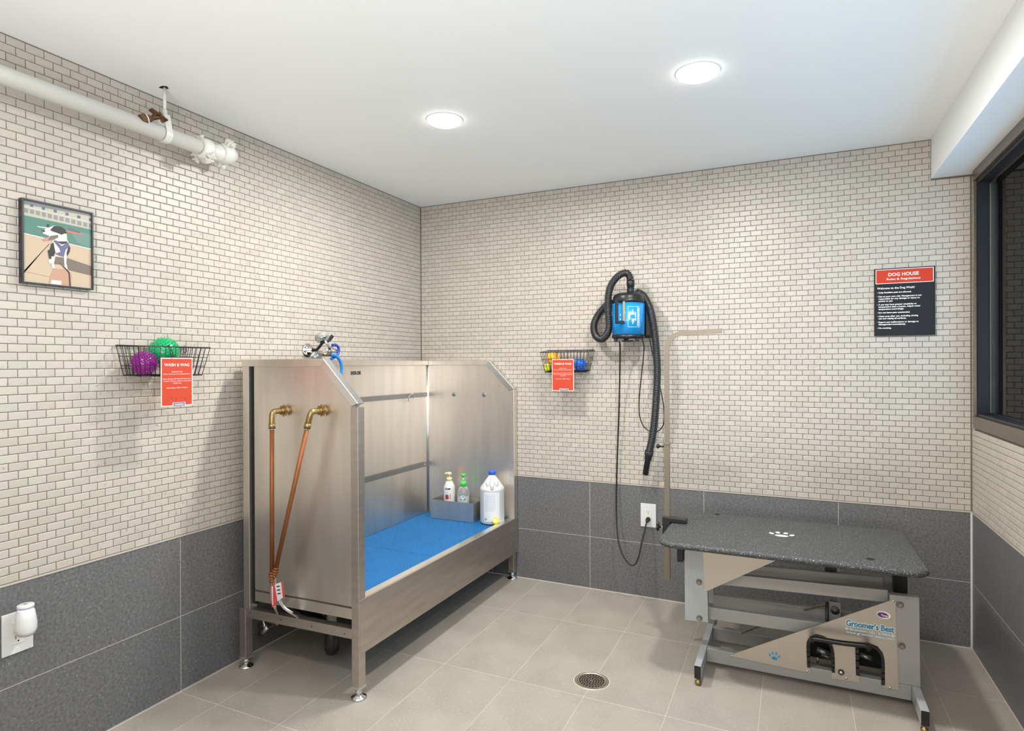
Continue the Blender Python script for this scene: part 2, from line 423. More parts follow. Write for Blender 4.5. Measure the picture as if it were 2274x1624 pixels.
fnL = lambda u, v, n: (n, -u, v)           # left wall, u = distance from the back corner
fnB = lambda u, v, n: (u, -n, v)           # back wall, u = x
fnR = lambda u, v, n: (WR-n, -u, v)        # right wall
def wallbody(name, boxes):
    mb = MB()
    for a, b_, mi in boxes: mb.box(a, b_, mi)
    return mb.build(name, [m_grout, m_lgrout, m_white], kind='structure')
T = 0.0022; T2 = 0.0007
WZ0, WZ1, WY0, WY1 = 0.974, 2.079, -2.6, -0.052       # window opening in the right wall
wL = wallbody('wall_left', [((-0.15, YB, -0.02), (-T2, 0.15, ZT), 1), ((-0.15, YB, ZT), (-T, 0.15, H+0.02), 0)])
wB = wallbody('wall_back', [((-T2, T2, -0.02), (3.008, 0.15, ZT), 1), ((-T, T, ZT), (3.008, 0.15, H+0.02), 0)])
wR = wallbody('wall_right', [((WR+T2, YB, -0.02), (WR+0.155, T2, ZT), 1), ((WR+T, YB, ZT), (WR+0.155, T, WZ0), 0),
                             ((WR+T, WY1, WZ0), (WR+0.155, T, H+0.02), 0), ((WR+T, YB, WZ0), (WR+0.155, WY0, H+0.02), 0), ((WR+T, WY0, WZ1+0.02), (WR+0.155, WY1, H+0.02), 2)])
wF = MB().box((-0.15, YB-0.12, -0.02), (3.1, YB, H+0.02)).build('wall_front', m_white, kind='structure')
mosaic(wL, fnL, -YB, False)
mosaic(wB, fnB, WR, False, holes=[(SX, 9, SZ, 9)])
mosaic(wR, fnR, -YB, True, holes=[(-1, 9, SZ, 9), (-WY1-0.012, -WY0, WZ0-0.004, WZ1+1)], singles=True)
rows = [(0.004, ZM), (ZM, ZT-0.001)]
slabs(wL, fnL, False, [0.0, 0.45, 1.062, 1.674, 2.286, 2.898, 3.51, 4.122, 4.6], rows, 'wainscot_tile', m_wain)
slabs(wB, fnB, False, [0.0, 0.4985, 1.111, 1.7233, 2.336, WR], rows, 'wainscot_tile', m_wain)
slabs(wR, fnR, True, [0.0, 0.425, 1.037, 1.649, 2.261, 2.873, 3.485, 4.6], rows, 'wainscot_tile', m_wain)
# metal edge strip between stone wainscot and mosaic
for n, a, b_ in (('trim_1', (0, YB, ZT), (0.003, 0, ZT+0.0055)), ('trim_2', (0, -0.003, ZT), (WR, 0, ZT+0.0055)), ('trim_3', (WR-0.003, YB, ZT), (WR, 0, ZT+0.0055))):
    MB().box(a, b_).build(n, m_trim, kind='structure')
# caulk line in the two back corners of the wainscot
MB().prism([(WR-0.006, 0), (WR, 0), (WR, -0.006)], 2, 0, ZT).build('trim_4', m_lgrout, kind='structure')

# floor
fl = MB(); fl.box((-0.1, YB-0.1, -0.05), (3.1, 0.1, -0.0005)); flo = fl.build('floor', m_fgrout, kind='structure')
fx = [0.0]+[0.203+0.3045*k for k in range(9)]+[WR]
fy = [0, -0.46, -1.067, -1.677, -2.287, -2.897, -3.507, -4.117, -4.6]
DR = Vector((1.414, -0.943)); DRR = 0.069
for i in range(len(fx)-1):
    for j in range(len(fy)-1):
        x0, x1, y1, y0 = fx[i]+0.0008, fx[i+1]-0.0008, fy[j]-0.0011, fy[j+1]+0.0011
        pts = [(x0, y0), (x1, y0), (x1, y1), (x0, y1)]
        if x0-0.01 < DR.x < x1+DRR and y0 < DR.y < y1 and abs((x0 if DR.x < x0+0.01 else x1)-DR.x) < DRR:
            # tile notched around the drain
            ex = x1 if abs(x1-DR.x) < DRR else x0; R_ = DRR+0.003; h = math.sqrt(R_*R_-(ex-DR.x)**2); arc = []
            a0, a1 = math.atan2(-h, ex-DR.x), math.atan2(h, ex-DR.x)
            if ex == x1:
                a0 += 2*PI if a0 < 0 else 0
                arc = [(DR.x+R_*math.cos(a0+(a1-a0)*k/20), DR.y+R_*math.sin(a0+(a1-a0)*k/20)) for k in range(21)]
                pts = [(x0, y0), (x1, y0)]+arc+[(x1, y1), (x0, y1)]
            else:
                arc = [(DR.x+R_*math.cos(a1+(a0-a1)*k/20), DR.y+R_*math.sin(a1+(a0-a1)*k/20)) for k in range(21)]
                pts = [(x0, y0), (x1, y0), (x1, y1), (x0, y1)]+arc
        MB().prism(pts, 2, -0.004, 0).build('floor_tile', m_floor, flo, bevel=0.0004, seg=1)

# ceiling with soffit over the window
ce = MB().box((-0.15, YB-0.1, H), (3.1, 0.15, H+0.1)).build('ceiling', m_ceil, kind='structure')
MB().box((SX, YB, SZ), (WR+0.15, -0.0005, H-0.0005)).build('soffit', m_ceil, ce)

# window_1: bronze frame, deep reveal, double panes
wn = thing('window_1', (WR+0.08, -1.3, WZ0), kind='structure')
mb = MB(); X0, X1 = WR-0.008, WR+0.04
mb.box((X0, WY0, WZ0), (X1, WY1, WZ0+0.052)); mb.build('sill_trim', m_sill, wn, bevel=0.002)
mb = MB(); mb.box((X0, WY0, 2.035), (X1, WY1, 2.0785)); mb.build('head_trim', m_sill, wn, bevel=0.002)
mb = MB(); mb.box((X0, WY1-0.012, WZ0+0.053), (WR+0.004, WY1-0.001, 2.0345)); mb.build('jamb_trim', m_sill, wn, bevel=0.001)
mb = MB(); mb.box((WR+0.006, WY1-0.024, WZ0+0.053), (WR+0.153, WY1-0.0125, 2.0345)); mb.build('jamb', m_bronze, wn)
mb = MB(); mb.box((WR+0.006, WY0, 2.02), (WR+0.153, WY1-0.0245, 2.0345)); mb.build('head', m_bronze, wn)
mb = MB(); mb.box((WR+0.006, WY0, WZ0+0.053), (WR+0.153, WY1-0.0245, WZ0+0.062)); mb.build('sill', m_bronze, wn)
mb = MB(); mb.box((WR+0.046, WY1-0.0295, WZ0+0.0625), (WR+0.055, WY1-0.025, 2.0195)); mb.build('glazing_bead', m_sill, wn, bevel=0.001)
mb = MB(); mb.box((WR+0.046, WY0, 2.010), (WR+0.055, WY1-0.030, 2.0195)); mb.build('glazing_bead', m_sill, wn)
mb = MB(); mb.box((WR+0.046, WY0, WZ0+0.0625), (WR+0.055, WY1-0.030, WZ0+0.070)); mb.build('glazing_bead', m_bronze, wn)
MB().box((WR+0.048, WY0, WZ0+0.0705), (WR+0.053, WY1-0.030, 2.0095)).build('pane', m_glass, wn)
mb = MB(); mb.box((WR+0.147, WY1-0.030, WZ0+0.0625), (WR+0.1525, WY1-0.025, 2.0195)); mb.build('glazing_bead', m_bronze, wn)
mb = MB(); mb.box((WR+0.12, -1.36, WZ0+0.0625), (WR+0.153, -1.31, 2.0195)); mb.build('mullion', m_bronze, wn)
MB().box((WR+1.6, -4.5, -0.3), (WR+1.65, 1.6, 1.25)).build('wall_outside', m_ext, kind='structure')

# downlights
LNAME = ['small round ceiling downlight nearer the back left corner of the room', 'bright round ceiling downlight over the grooming table side',
         'round ceiling downlight behind the camera on the left', 'round ceiling downlight behind the camera on the right']
for (x, y), lb in zip(LIGHTS, LNAME):
    t = thing('ceiling_downlight', (x, y, H), lb, 'light', 'round ceiling downlights')
    MB().lathe([(0.0, -0.020), (0.040, -0.0185), (0.058, -0.014), (0.068, -0.007), (0.0705, -0.0002)], (x, y, H), (0, 0, 1), 40).build('lens', m_lens, t)
    MB().lathe([(0.0712, -0.0005), (0.0712, -0.003), (0.0735, -0.0025), (0.075, -0.0008)], (x, y, H), (0, 0, 1), 40).build('trim_ring', m_white, t)

# ============================================================ wash tub
YN, YI, YF, XF, XB = -1.444, -1.406, -0.045, 0.668, 0.06
tub = thing('wash_tub', (0.36, -0.73, 0), 'stainless steel dog washing tub on legs in the back left corner', 'tub')
EP = [(0.128, 0.285), (0.646, 0.295), (0.646, 1.10), (0.492, 1.258), (0.128, 1.258)]
MB().prism(EP, 1, YN+0.010, YI).build('end_panel', m_steel, tub, bevel=0.001)
MB().prism([(0.0755, 0.3225)]+[(0.640, 0.3225)]+EP[2:4]+[(0.0755, 1.2515)], 1, YF, -0.010).build('end_panel', m_steel, tub, bevel=0.001)
def rim(y0, y1, x0, nm='rim'):
    MB().prism([(x0, 1.252), (0.489, 1.252), (0.503, 1.281), (x0, 1.281)], 1, y0, y1).build(nm, m_steel, tub, bevel=0.0015)
    MB().prism([(0.4895, 1.2515), (0.637, 1.100), (0.670, 1.112), (0.5035, 1.281)], 1, y0, y1).build(nm, m_steelb, tub, bevel=0.0015)
rim(YN, YI, 0.070); rim(-0.050, -0.006, 0.086)
# near back post, a black strip for the shade beside it, lower frame legs
MB().box((0.074, YN, 0.25), (0.1085, YI, 1.2515)).build('post', m_steel, tub, bevel=0.0015)
MB().box((0.1095, YN+0.014, 0.27), (0.1275, YI, 1.2515)).build('post_gap_shade', m_dark, tub)
def leg(x0, x1, y0, y1, z1, slope=0):
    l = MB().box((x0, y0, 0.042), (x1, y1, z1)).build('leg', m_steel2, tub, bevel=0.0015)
    cx, cy = (x0+x1)/2, (y0+y1)/2
    MB().box((x0-0.0015, y0-0.0015, 0.038), (x1+0.0015, y1+0.0015, 0.05)).build('leg_cap', m_steelb, l, bevel=0.001)
    MB().lathe([(0.013, 0.012), (0.013, 0.038)], (cx, cy, 0), (0, 0, 1), 20).build('foot_stem', m_steelb, l)
    MB().lathe([(0.030, 0), (0.031, 0.003), (0.027, 0.008), (0.015, 0.013), (0.013, 0.016)], (cx, cy, 0), (0, 0, 1), 28).build('foot', m_chrome, l)
leg(0.051, 0.086, YN-0.002, YN+0.034, 0.2495)
leg(0.635, 0.6695, YN, YI, 1.0985)
leg(0.051, 0.086, -0.047, -0.012, 0.28)
leg(0.628, 0.662, -0.047, -0.012, 0.30)
MB().prism([(0.637, 0.301), (0.6695, 0.301), (0.6695, 1.111), (0.637, 1.0995)], 1, -0.050, -0.006).build('post', m_steel, tub, bevel=0.0015)
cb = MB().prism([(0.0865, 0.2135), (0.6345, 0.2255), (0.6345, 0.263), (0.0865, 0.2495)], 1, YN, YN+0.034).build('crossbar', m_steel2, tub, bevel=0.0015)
for px, py in ((556, 1362), (623, 1377), (692, 1392), (765, 1408)):
    p = W(px, py, 1, YN); mb = MB(); mb.lathe([(0.0026, -0.0004), (0.0026, 0.0004)], p, (0, 1, 0), 10); mb.build('screw_hole', m_dark, cb)
MB().prism([(0.130, 0.326), (0.25, 0.327), (0.4, 0.333), (0.645, 0.336), (0.645, 0.343), (0.42, 0.339), (0.24, 0.334), (0.130, 0.333)], 1, YN+0.0085, YN+0.0105).build('weld_seam', m_weld, tub)
MB().box((0.045, -1.405, 0.30), (0.075, YF-0.0005, 1.2515)).build('back_panel', m_steel, tub)
MB().box((0.040, -1.4055, 1.252), (0.0855, -0.0065, 1.281)).build('rim', m_steel, tub, bevel=0.0015)
MB().cyl((0.078, YF-0.002, 0.345), (0.078, YF-0.002, 1.251), 0.0055, 10).build('corner_seam', m_steelb, tub)
MB().box((0.0755, -1.4055, 0.300), (0.627, YF-0.0005, 0.322)).build('basin_floor', m_steel, tub)
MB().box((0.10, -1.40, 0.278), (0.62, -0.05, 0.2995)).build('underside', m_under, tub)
# apron with its turned lip (it falls slightly towards the back wall)
def slope_y(mb, n0, k):
    for i in range(n0, len(mb.v)):
        x, y, z = mb.v[i]; mb.v[i] = (x, y, z-k*(y+1.44)/1.44)
    return mb
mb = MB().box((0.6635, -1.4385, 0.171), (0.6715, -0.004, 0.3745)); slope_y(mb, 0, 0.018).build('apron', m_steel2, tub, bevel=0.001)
mb = MB().box((0.6275, -1.4055, 0.368), (0.6630, -0.0505, 0.3745)); slope_y(mb, 0, 0.018).build('apron_lip', m_steelb, tub)
mb = MB().box((0.6275, -1.4055, 0.305), (0.6320, -0.0505, 0.3675)); slope_y(mb, 0, 0.018).build('apron_inner', m_steel, tub)
for z0, z1, k in ((1.062, 1.087, 0.008), (0.634, 0.660, 0.01)):
    mb = MB().box((0.084, -1.38, z0), (0.088, -0.068, z1))
    for yy in (-1.36, -0.73, -0.10): mb.cyl((0.0755, yy, (z0+z1)/2), (0.084, yy, (z0+z1)/2), 0.008, 10)
    slope_y(mb, 0, k-0.004); ba = mb.build('restraint_bar', m_bar, tub)
    zc = (z0+z1)/2-(k-0.004)*0.93
    MB().ball((0.0885, -0.10, zc), 0.005, 12, 8).build('bolt', m_chrome, ba)
p = W(912, 884, 0, 0.095)
mb = MB(); mb.tube([(0.098+0.006*math.sin(a), p.y+0.0245*math.cos(a), p.z+0.0245*math.sin(a)) for a in [2*PI*k/28 for k in range(28)]], 0.0022, 8, closed=True)
mb.build('tie_ring', m_chrome, tub)
for px, py in ((1008, 876), (1075, 877)):
    p = W(px, py, 1, YF); MB().lathe([(0.0130, 0), (0.0130, 0.0012), (0.0118, 0.0022), (0, 0.0024)], p, (0, -1, 0), 24).build('plug_button', m_bar, tub)
mb = MB(); p0 = W(779, 830, 0, 0.0755); p1 = W(801, 830, 0, 0.0755)
put_text(mb, 'SHOR-LINE', 0.026, lambda u, v: (0.0762, p0.y+u, p0.z-0.006+v), bold=0.0005, nb=4, width=p1.y-p0.y)
mb.build('lettering', m_dark, tub)
# rubber mats
def rubber_mat(y0, y1, lb, name='rubber_mat'):
    t = MB().box((0.078, y0, 0.3225), (0.6265, y1, 0.3395)); o = t.build(name, m_mat, None, bevel=0.003, label=lb, cat='mat', group='blue mats in the tub')
    mb = MB(); px_, r0, r1, h = 0.0125, 0.0040, 0.0026, 0.0032; j = 0; y = y0+0.010
    while y < y1-0.008:
        x = 0.086+(px_/2 if j % 2 else 0)
        while x < 0.620:
            c = [(math.cos(2*PI*k/6), math.sin(2*PI*k/6)) for k in range(6)]
            mb.add([(x+a*r0, y+b*r0, 0.3393) for a, b in c]+[(x+a*r1, y+b*r1, 0.3393+h) for a, b in c],
                   [(k, (k+1) % 6, 6+(k+1) % 6, 6+k) for k in range(6)]+[tuple(range(6, 12))], True)
            x += px_
        y += px_*0.866; j += 1
    mb.build('raised_bumps', m_mat, o, kind='stuff')
rubber_mat(-1.400, -0.784, 'blue studded rubber mat in the tub, nearer the copper pipes')
rubber_mat(-0.779, -0.052, 'blue studded rubber mat in the tub, under the steel tray')

# ------------------------------------------------------------ supply pipes on the tub end
def supply_pipe(nut_px, el_px, bot, label, hosepts, braid_n):
    n0 = W(*nut_px, 1, YN); e0 = W(el_px[0], el_px[1], 0, n0.x)   # elbow centre straight out from the panel
    e0 = Vector((n0.x, e0.y, n0.z)); t = thing('supply_pipe', (n0.x, e0.y, 0.42), label, 'pipe', 'copper supply pipes on the tub end')
    b_ = W(*bot, 1, e0.y); d = (b_-e0).normalized()
    MB().tube([e0+d*0.055, b_], 0.0085, 14).build('tube', m_copper, t)
    mb = MB(); mb.tube(spline([Vector((n0.x, YN+0.0095, n0.z))+Vector((0, -0.012, 0)), e0+Vector((0, 0.022, 0)), e0+Vector((0, 0.004, -0.001))+d*0.004, e0+d*0.03, e0+d*0.052], 6), 0.0112, 14)
    mb.cyl(e0+d*0.045, e0+d*0.066, 0.0128, 14); mb.build('elbow', m_brass, t)
    mb = MB(); mb.lathe([(0.016, 0), (0.016, 0.008), (0.021, 0.010), (0.021, 0.016), (0.0135, 0.018), (0.0135, 0.034)], (n0.x, YN+0.0095, n0.z), (0, -1, 0), 8, smooth=False)
    for k in range(8):
        a = 2*PI*k/8; c = Vector((n0.x+0.021*math.cos(a), YN+0.0095-0.013, n0.z+0.021*math.sin(a)))
        mb.obox(c, (0.003, 0, 0), (0, 0.003, 0), (0, 0, 0.003))
    mb.build('union_nut', m_brass, t)
    MB().cyl(e0+d*0.066, e0+d*0.070, 0.0102, 14).build('solder_ring', m_steelb, t)
    mb = MB()
    for a, r in ((0, 0.0105), (0.010, 0.0125), (0.022, 0.0105), (0.032, 0.0095)): mb.cyl(b_+d*(a-0.004), b_+d*(a+0.005), r, 12)
    mb.build('adapter', m_copper, t)
    hp = spline([b_+d*0.03]+[W(px, py, 1, y) for px, py, y in hosepts], 8)
    MB().tube(hp, 0.0062, 12).build('braided_hose', m_chrome, t)
    return t, hp
t1, h1 = supply_pipe((632, 912), (604, 913), (604, 1272), 'copper pipe hanging straight down from its brass elbow on the tub end',
            [(603, 1300, -1.49), (604, 1332, -1.49), (612, 1352, -1.475), (620, 1368, -1.42)], 0)
t2, h2 = supply_pipe((716, 912), (690, 915), (613, 1262), 'copper pipe slanting to the left below its brass elbow on the tub end',
            [(609, 1285, -1.50), (613, 1315, -1.50), (627, 1345, -1.485), (648, 1362, -1.46), (672, 1376, -1.40)], 0)
for t, pts, nm in ((t1, [(601, 1300), (609, 1296), (612, 1345), (604, 1350)], 0), (t2, [(605, 1303), (614, 1297), (627, 1292), (632, 1328), (626, 1329), (617, 1336), (609, 1337)], 1)):
    q = [W(px, py, 1, -1.512) for px, py in pts]
    mb = MB(); mb.prism([(v.x, v.z) for v in q], 1, -1.5125, -1.5115)
    if nm:
        a = [W(px, py, 1, -1.5135) for px, py in ((605, 1303), (610, 1300), (616, 1336), (609, 1337))]; poly(mb, a[::-1], 1)
        a = [W(px, py, 1, -1.5135) for px, py in ((624, 1293), (628, 1292), (632, 1328), (628, 1329))]; poly(mb, a[::-1], 1)
        for k in range(3):
            a = [W(px, py, 1, -1.5137) for px, py in ((614+k, 1302+8*k), (621+k, 1301+8*k), (621+k, 1303.5+8*k), (614+k, 1304.5+8*k))]; poly(mb, a[::-1], 2)
        mb.build('care_tag', [m_label, m_tagred, m_dark], t)
    else:
        a = [W(px, py, 1, -1.5137) for px, py in ((603, 1303), (606, 1302), (607, 1344), (605, 1345))]; poly(mb, a[::-1], 1)
        mb.build('care_tag', [m_tagred, m_label], t)
# drain and shut-off valve under the tub
t = thing('drain_trap', (0.36, -1.24, 0.05), 'black plastic drain trap hanging under the tub', 'drain pipe')
mb = MB(); c = W(737, 1435, 1, -1.26)
mb.tube([(c.x, -1.26, 0.277), (c.x, -1.26, 0.17)], 0.020, 16); mb.build('tailpiece', m_grey, t)
mb = MB(); mb.lathe([(0.0, 0), (0.024, 0.006), (0.032, 0.028), (0.032, 0.05), (0.028, 0.07), (0.027, 0.11)], (c.x, -1.26, c.z-0.035), (0, 0, 1), 20); mb.build('trap_bowl', m_black, t)
mb = MB(); mb.tube(spline([(c.x, -1.26, c.z+0.04), (c.x-0.06, -1.22, c.z+0.05), (c.x-0.16, -1.15, c.z+0.04), (0.03, -1.1, c.z+0.05)], 8), 0.018, 14); mb.build('waste_pipe', m_black, t)
t = thing('shutoff_valve', (0.12, -1.32, 0.12), 'small chrome shut-off valve with brass body low on the wall behind the tub leg', 'valve')
v = lambda px, py: W(px, py, 1, -1.30)
MB().tube([v(640, 1378), v(618, 1384), v(596, 1393)], 0.008, 12).build('body', m_chrome, t)
MB().cyl(v(596, 1392), v(577, 1411), 0.010, 12, r2=0.012).build('handle', m_chrome, t)
mb = MB(); mb.cyl(v(603, 1378), v(622, 1386), 0.013, 6); mb.build('brass_body', m_brass, t)
MB().tube(spline([v(590, 1396), v(585, 1375), v(594, 1362)], 5), 0.007, 10).build('riser', m_chrome, t)
q = v(596, 1393); MB().cyl((0.001, q.y, q.z), q, 0.008, 12).build('stub', m_chrome, t)

# ------------------------------------------------------------ tray and bottles in the tub
z0 = 0.3432
tr = MB(); a = W(955, 1150, 2, z0); ty0 = -0.182; tx0, tx1 = 0.181, 0.470; tz1 = W(955, 1109, 1, ty0).z
tz1 = min(tz1, 0.46)
tr.box((tx0, ty0, z0), (tx1, ty0+0.002, tz1)); tr.box((tx0, -0.053, z0), (tx1, -0.0512, tz1+0.006)); tr.box((tx0, ty0+0.0022, z0), (tx0+0.002, -0.0532, tz1)); tr.box((tx1-0.002, ty0+0.0022, z0), (tx1, -0.0532, tz1)); tr.box((tx0+0.0022, ty0+0.0022, z0), (tx1-0.0022, -0.0532, z0+0.002))
tr.build('bottle_tray', m_steel, None, label='open stainless steel tray holding two pump bottles in the tub', cat='tray')
def pump(mb, c, z, s, yaw, mi=0):
    """pump head: collar, stem, nozzle"""
    mb.lathe([(0.0185*s, 0), (0.0185*s, 0.026*s), (0.012*s, 0.030*s), (0.006*s, 0.031*s)], (c[0], c[1], z), (0, 0, 1), 24, mi)
    return mb
yb = -0.115
b1x = W(998, 1100, 1, yb).x; b2x = W(1029, 1100, 1, yb).x
zb = z0+0.0025
def zpix(px, py): return W(px, py, 1, yb).z
t = thing('pump_bottle', (b1x, yb, zb), 'white shampoo bottle with a beige pump in the steel tray', 'bottle')
zs = zpix(998, 1078); zc = zpix(998, 1068)
prof = [(0.030, 0), (0.033, 0.004), (0.0335, zs-zb-0.012), (0.031, zs-zb-0.002), (0.018, zc-zb-0.001), (0.016, zc-zb)]
MB().lathe(prof, (b1x, yb, zb), (0, 0, 1), 32).build('body', m_plast, t)
zk = zpix(998, 1062); zn = zpix(998, 1052)
mb = MB(); mb.lathe([(0.0165, 0), (0.0165, zk+0.004-zc), (0.006, zk+0.006-zc)], (b1x, yb, zc), (0, 0, 1), 24); mb.build('collar', m_beige, t); mb = MB()
mb.lathe([(0.012, 0), (0.015, 0.008), (0.012, 0.017), (0.0, 0.019)], (b1x, yb, zn-0.009), (0, 0, 1), 20)
mb.tube([(b1x-0.005, yb, zn+0.001), (b1x-0.022, yb-0.006, zn+0.001), (b1x-0.030, yb-0.008, zn-0.004)], 0.0055, 10, rfun=lambda i: (0.0065, 0.0055, 0.0035)[i]); mb.build('pump_head', m_beige, t)
MB().cyl((b1x, yb, zk+0.004), (b1x, yb, zn-0.007), 0.0045, 12).build('pump_stem', m_plast, t)
def on_cyl(cx, cy, r, face):
    """label coordinates (u right, v up) wrapped round a bottle, seen from direction face (angle of the outward normal)"""
    return lambda u, v: (cx+r*math.cos(face+u/r), cy+r*math.sin(face+u/r), v)
FB = math.atan2(CAM.y-yb, CAM.x-b1x)
f = on_cyl(b1x, yb, 0.0340, FB); lb = MB()
def quadp(mb, f, u0, u1, v0, v1, mi, n=6):
    for k in range(n):
        a, b_ = u0+(u1-u0)*k/n, u0+(u1-u0)*(k+1)/n; mb.add([f(a, v0), f(b_, v0), f(b_, v1), f(a, v1)], [(0, 1, 2, 3)], mi=mi)
v1 = zs-0.012
quadp(lb, f, -0.028, 0.006, v1-0.008, v1, 0); put_text(lb, 'SHAMPOO', 0.006, lambda u, v: on_cyl(b1x, yb, 0.0343, FB)(-0.024+u, v1-0.006+v), mi=1, width=0.018)
put_text(lb, 'DAILY', 0.010, lambda u, v: f(-0.026+u, v1-0.030+v), mi=4, width=0.022)
quadp(lb, f, -0.026, -0.008, v1-0.065, v1-0.038, 2); poly(lb, [f(-0.0075, v1-0.065), f(0.008, v1-0.065), f(0.008, v1-0.030), f(-0.0075, v1-0.042)], 3)
lb.build('label', [m_dark, m_print, m_mag, m_tan, m_txtg], t)
t = thing('pump_bottle', (b2x, yb, zb), 'clear soap bottle with a bright green pump in the steel tray', 'bottle')
zs = zpix(1029, 1085); zc = zpix(1029, 1080)
prof = [(0.030, 0), (0.034, 0.004), (0.035, zs-zb-0.022), (0.030, zs-zb-0.006), (0.020, zc-zb-0.002), (0.016, zc-zb)]
MB().lathe(prof, (b2x, yb, zb), (0, 0, 1), 32).build('body', m_pglass, t)
MB().lathe([(0.028, 0.002), (0.0325, 0.006), (0.0330, (zs-zb)*0.72), (0.0, (zs-zb)*0.72+0.001)], (b2x, yb, zb), (0, 0, 1), 32).build('liquid_soap', mat('pale_soap', (226, 236, 238), 0.2), t)
zk = zpix(1029, 1069); zn = zpix(1029, 1056)
mb = MB(); mb.lathe([(0.017, 0), (0.017, zk-zc), (0.006, zk+0.002-zc)], (b2x, yb, zc), (0, 0, 1), 24); mb.build('collar', m_lgreen, t); mb = MB()
mb.lathe([(0.005, -0.012), (0.014, 0.002), (0.0145, 0.008), (0.0, 0.010)], (b2x, yb, zn), (0, 0, 1), 20)
mb.tube([(b2x, yb, zn+0.004), (b2x+0.014, yb-0.020, zn+0.003), (b2x+0.016, yb-0.026, zn-0.002)], 0.005, 10); mb.build('pump_head', m_lgreen, t)
MB().cyl((b2x, yb, zk), (b2x, yb, zn-0.010), 0.0045, 12).build('pump_stem', m_plast, t)
FB = math.atan2(CAM.y-yb, CAM.x-b2x); f = on_cyl(b2x, yb, 0.0354, FB); lb = MB(); vc = zs-0.045
for k, (a, r, mi) in enumerate(((0.4, 0.020, 1), (1.6, 0.020, 2), (2.6, 0.020, 1), (3.9, 0.020, 2), (5.4, 0.020, 3))):
    poly(lb, [f(-0.004+r*math.cos(a+q), vc+r*math.sin(a+q)) for q in (-0.35, 0, 0.35)]+[f(-0.004+0.012*math.cos(a), vc+0.012*math.sin(a))], mi)
poly(lb, [f(-0.004+0.013*x, vc+0.013*y) for x, y in disc2(0, 0, 1, 1, 20)], 0)
put_text(lb, 'Aloe', 0.009, lambda u, v: on_cyl(b2x, yb, 0.0357, FB)(-0.013+u, vc-0.003+v), mi=3, width=0.017)
lb.build('label', [m_label, m_cyan, m_logo, m_mag], t)
# gallon jug
jx, jy = 0.549, -0.1285; R_ = 0.070; JZ = W(1093, 1100, 1, jy); jx = JZ.x
zt = W(1093, 1045, 1, jy).z; zn_ = W(1093, 1054, 1, jy).z; zsn = W(1093, 1088, 1, jy-0.05).z
t = thing('bleach_jug', (jx, jy, z0), 'white one gallon jug with a blue cap beside the steel tray', 'jug')
h1_, h2_ = zsn-z0, zn_-z0
MB().lathe([(0.055, 0), (R_-0.004, 0.004), (R_, 0.012), (R_, h1_-0.008), (R_+0.001, h1_-0.006), (R_-0.003, h1_+0.006), (0.030, h2_-0.02), (0.019, h2_-0.005), (0.019, h2_)], (jx, jy, z0), (0, 0, 1), 40).build('body', m_plast, t)
MB().lathe([(0.0195, 0), (0.021, 0.001), (0.021, zt-zn_-0.002), (0.018, zt-zn_), (0, zt-zn_)], (jx, jy, zn_), (0, 0, 1), 28).build('cap', m_lblue, t)
fa = math.atan2(CAM.y-jy, CAM.x-jx)
fd = Vector((math.cos(fa), math.sin(fa), 0))
B0 = Vector((jx, jy, z0)); sd = Vector((-fd.y, fd.x, 0))
mb = MB(); mb.tube(spline([B0+fd*0.026+Vector((0, 0, h2_-0.012)), B0+fd*0.055+Vector((0, 0, h2_-0.05)), B0+fd*0.066+Vector((0, 0, h1_+0.025)), B0+fd*0.062+Vector((0, 0, h1_+0.004))], 6), 0.011, 12)
mb.build('handle', m_plast, t)
for s_ in (-1, 1):
    c = B0+fd*0.0475+sd*s_*0.024+Vector((0, 0, h1_+0.032)); MB().ball(c, 0.014, 14, 8, sc=(0.8, 0.8, 1.6)).build('handle_recess', m_label, t)
f = on_cyl(jx, jy, R_+0.0012, fa); lb = MB(); quadp(lb, f, -0.052, 0.044, z0+0.020, z0+h1_-0.014, 0, 12)
f2 = on_cyl(jx, jy, R_+0.0015, fa)
for k in range(15):
    v = z0+h1_-0.028-k*0.0065
    if v > z0+0.05: quadp(lb, f2, -0.046, random.uniform(0.012, 0.024), v, v+0.0012, 1, 6)
for k in range(8): quadp(lb, f2, -0.046+k*0.0018, -0.0452+k*0.0018, z0+0.028, z0+0.040, 2, 1)
lb.build('label', [m_label, m_txtg, m_dark], t)
# yellow scoop on the lip
c = W(1094, 1164, 2, 0.372); c = Vector((0.630, c.y+0.01, 0.352))
mb = MB(); d = Vector((0.35, -0.35, -0.35)).normalized()
c = Vector((0.6, W(1096, 1168, 0, 0.6).y, 0)); zl = 0.352
mb.lathe([(0.0, 0.0), (0.012, 0.001), (0.017, 0.010), (0.019, 0.024), (0.0175, 0.024), (0.014, 0.006), (0, 0.004)], (0.606, c.y, 0.362), (0.55, -0.55, 0.55), 18)
mb.build('plastic_scoop', m_lime if False else mat('bright_yellow_plastic', (240, 220, 20), 0.3), None, label='small bright yellow plastic scoop lying by the tub lip in front of the jug', cat='scoop')

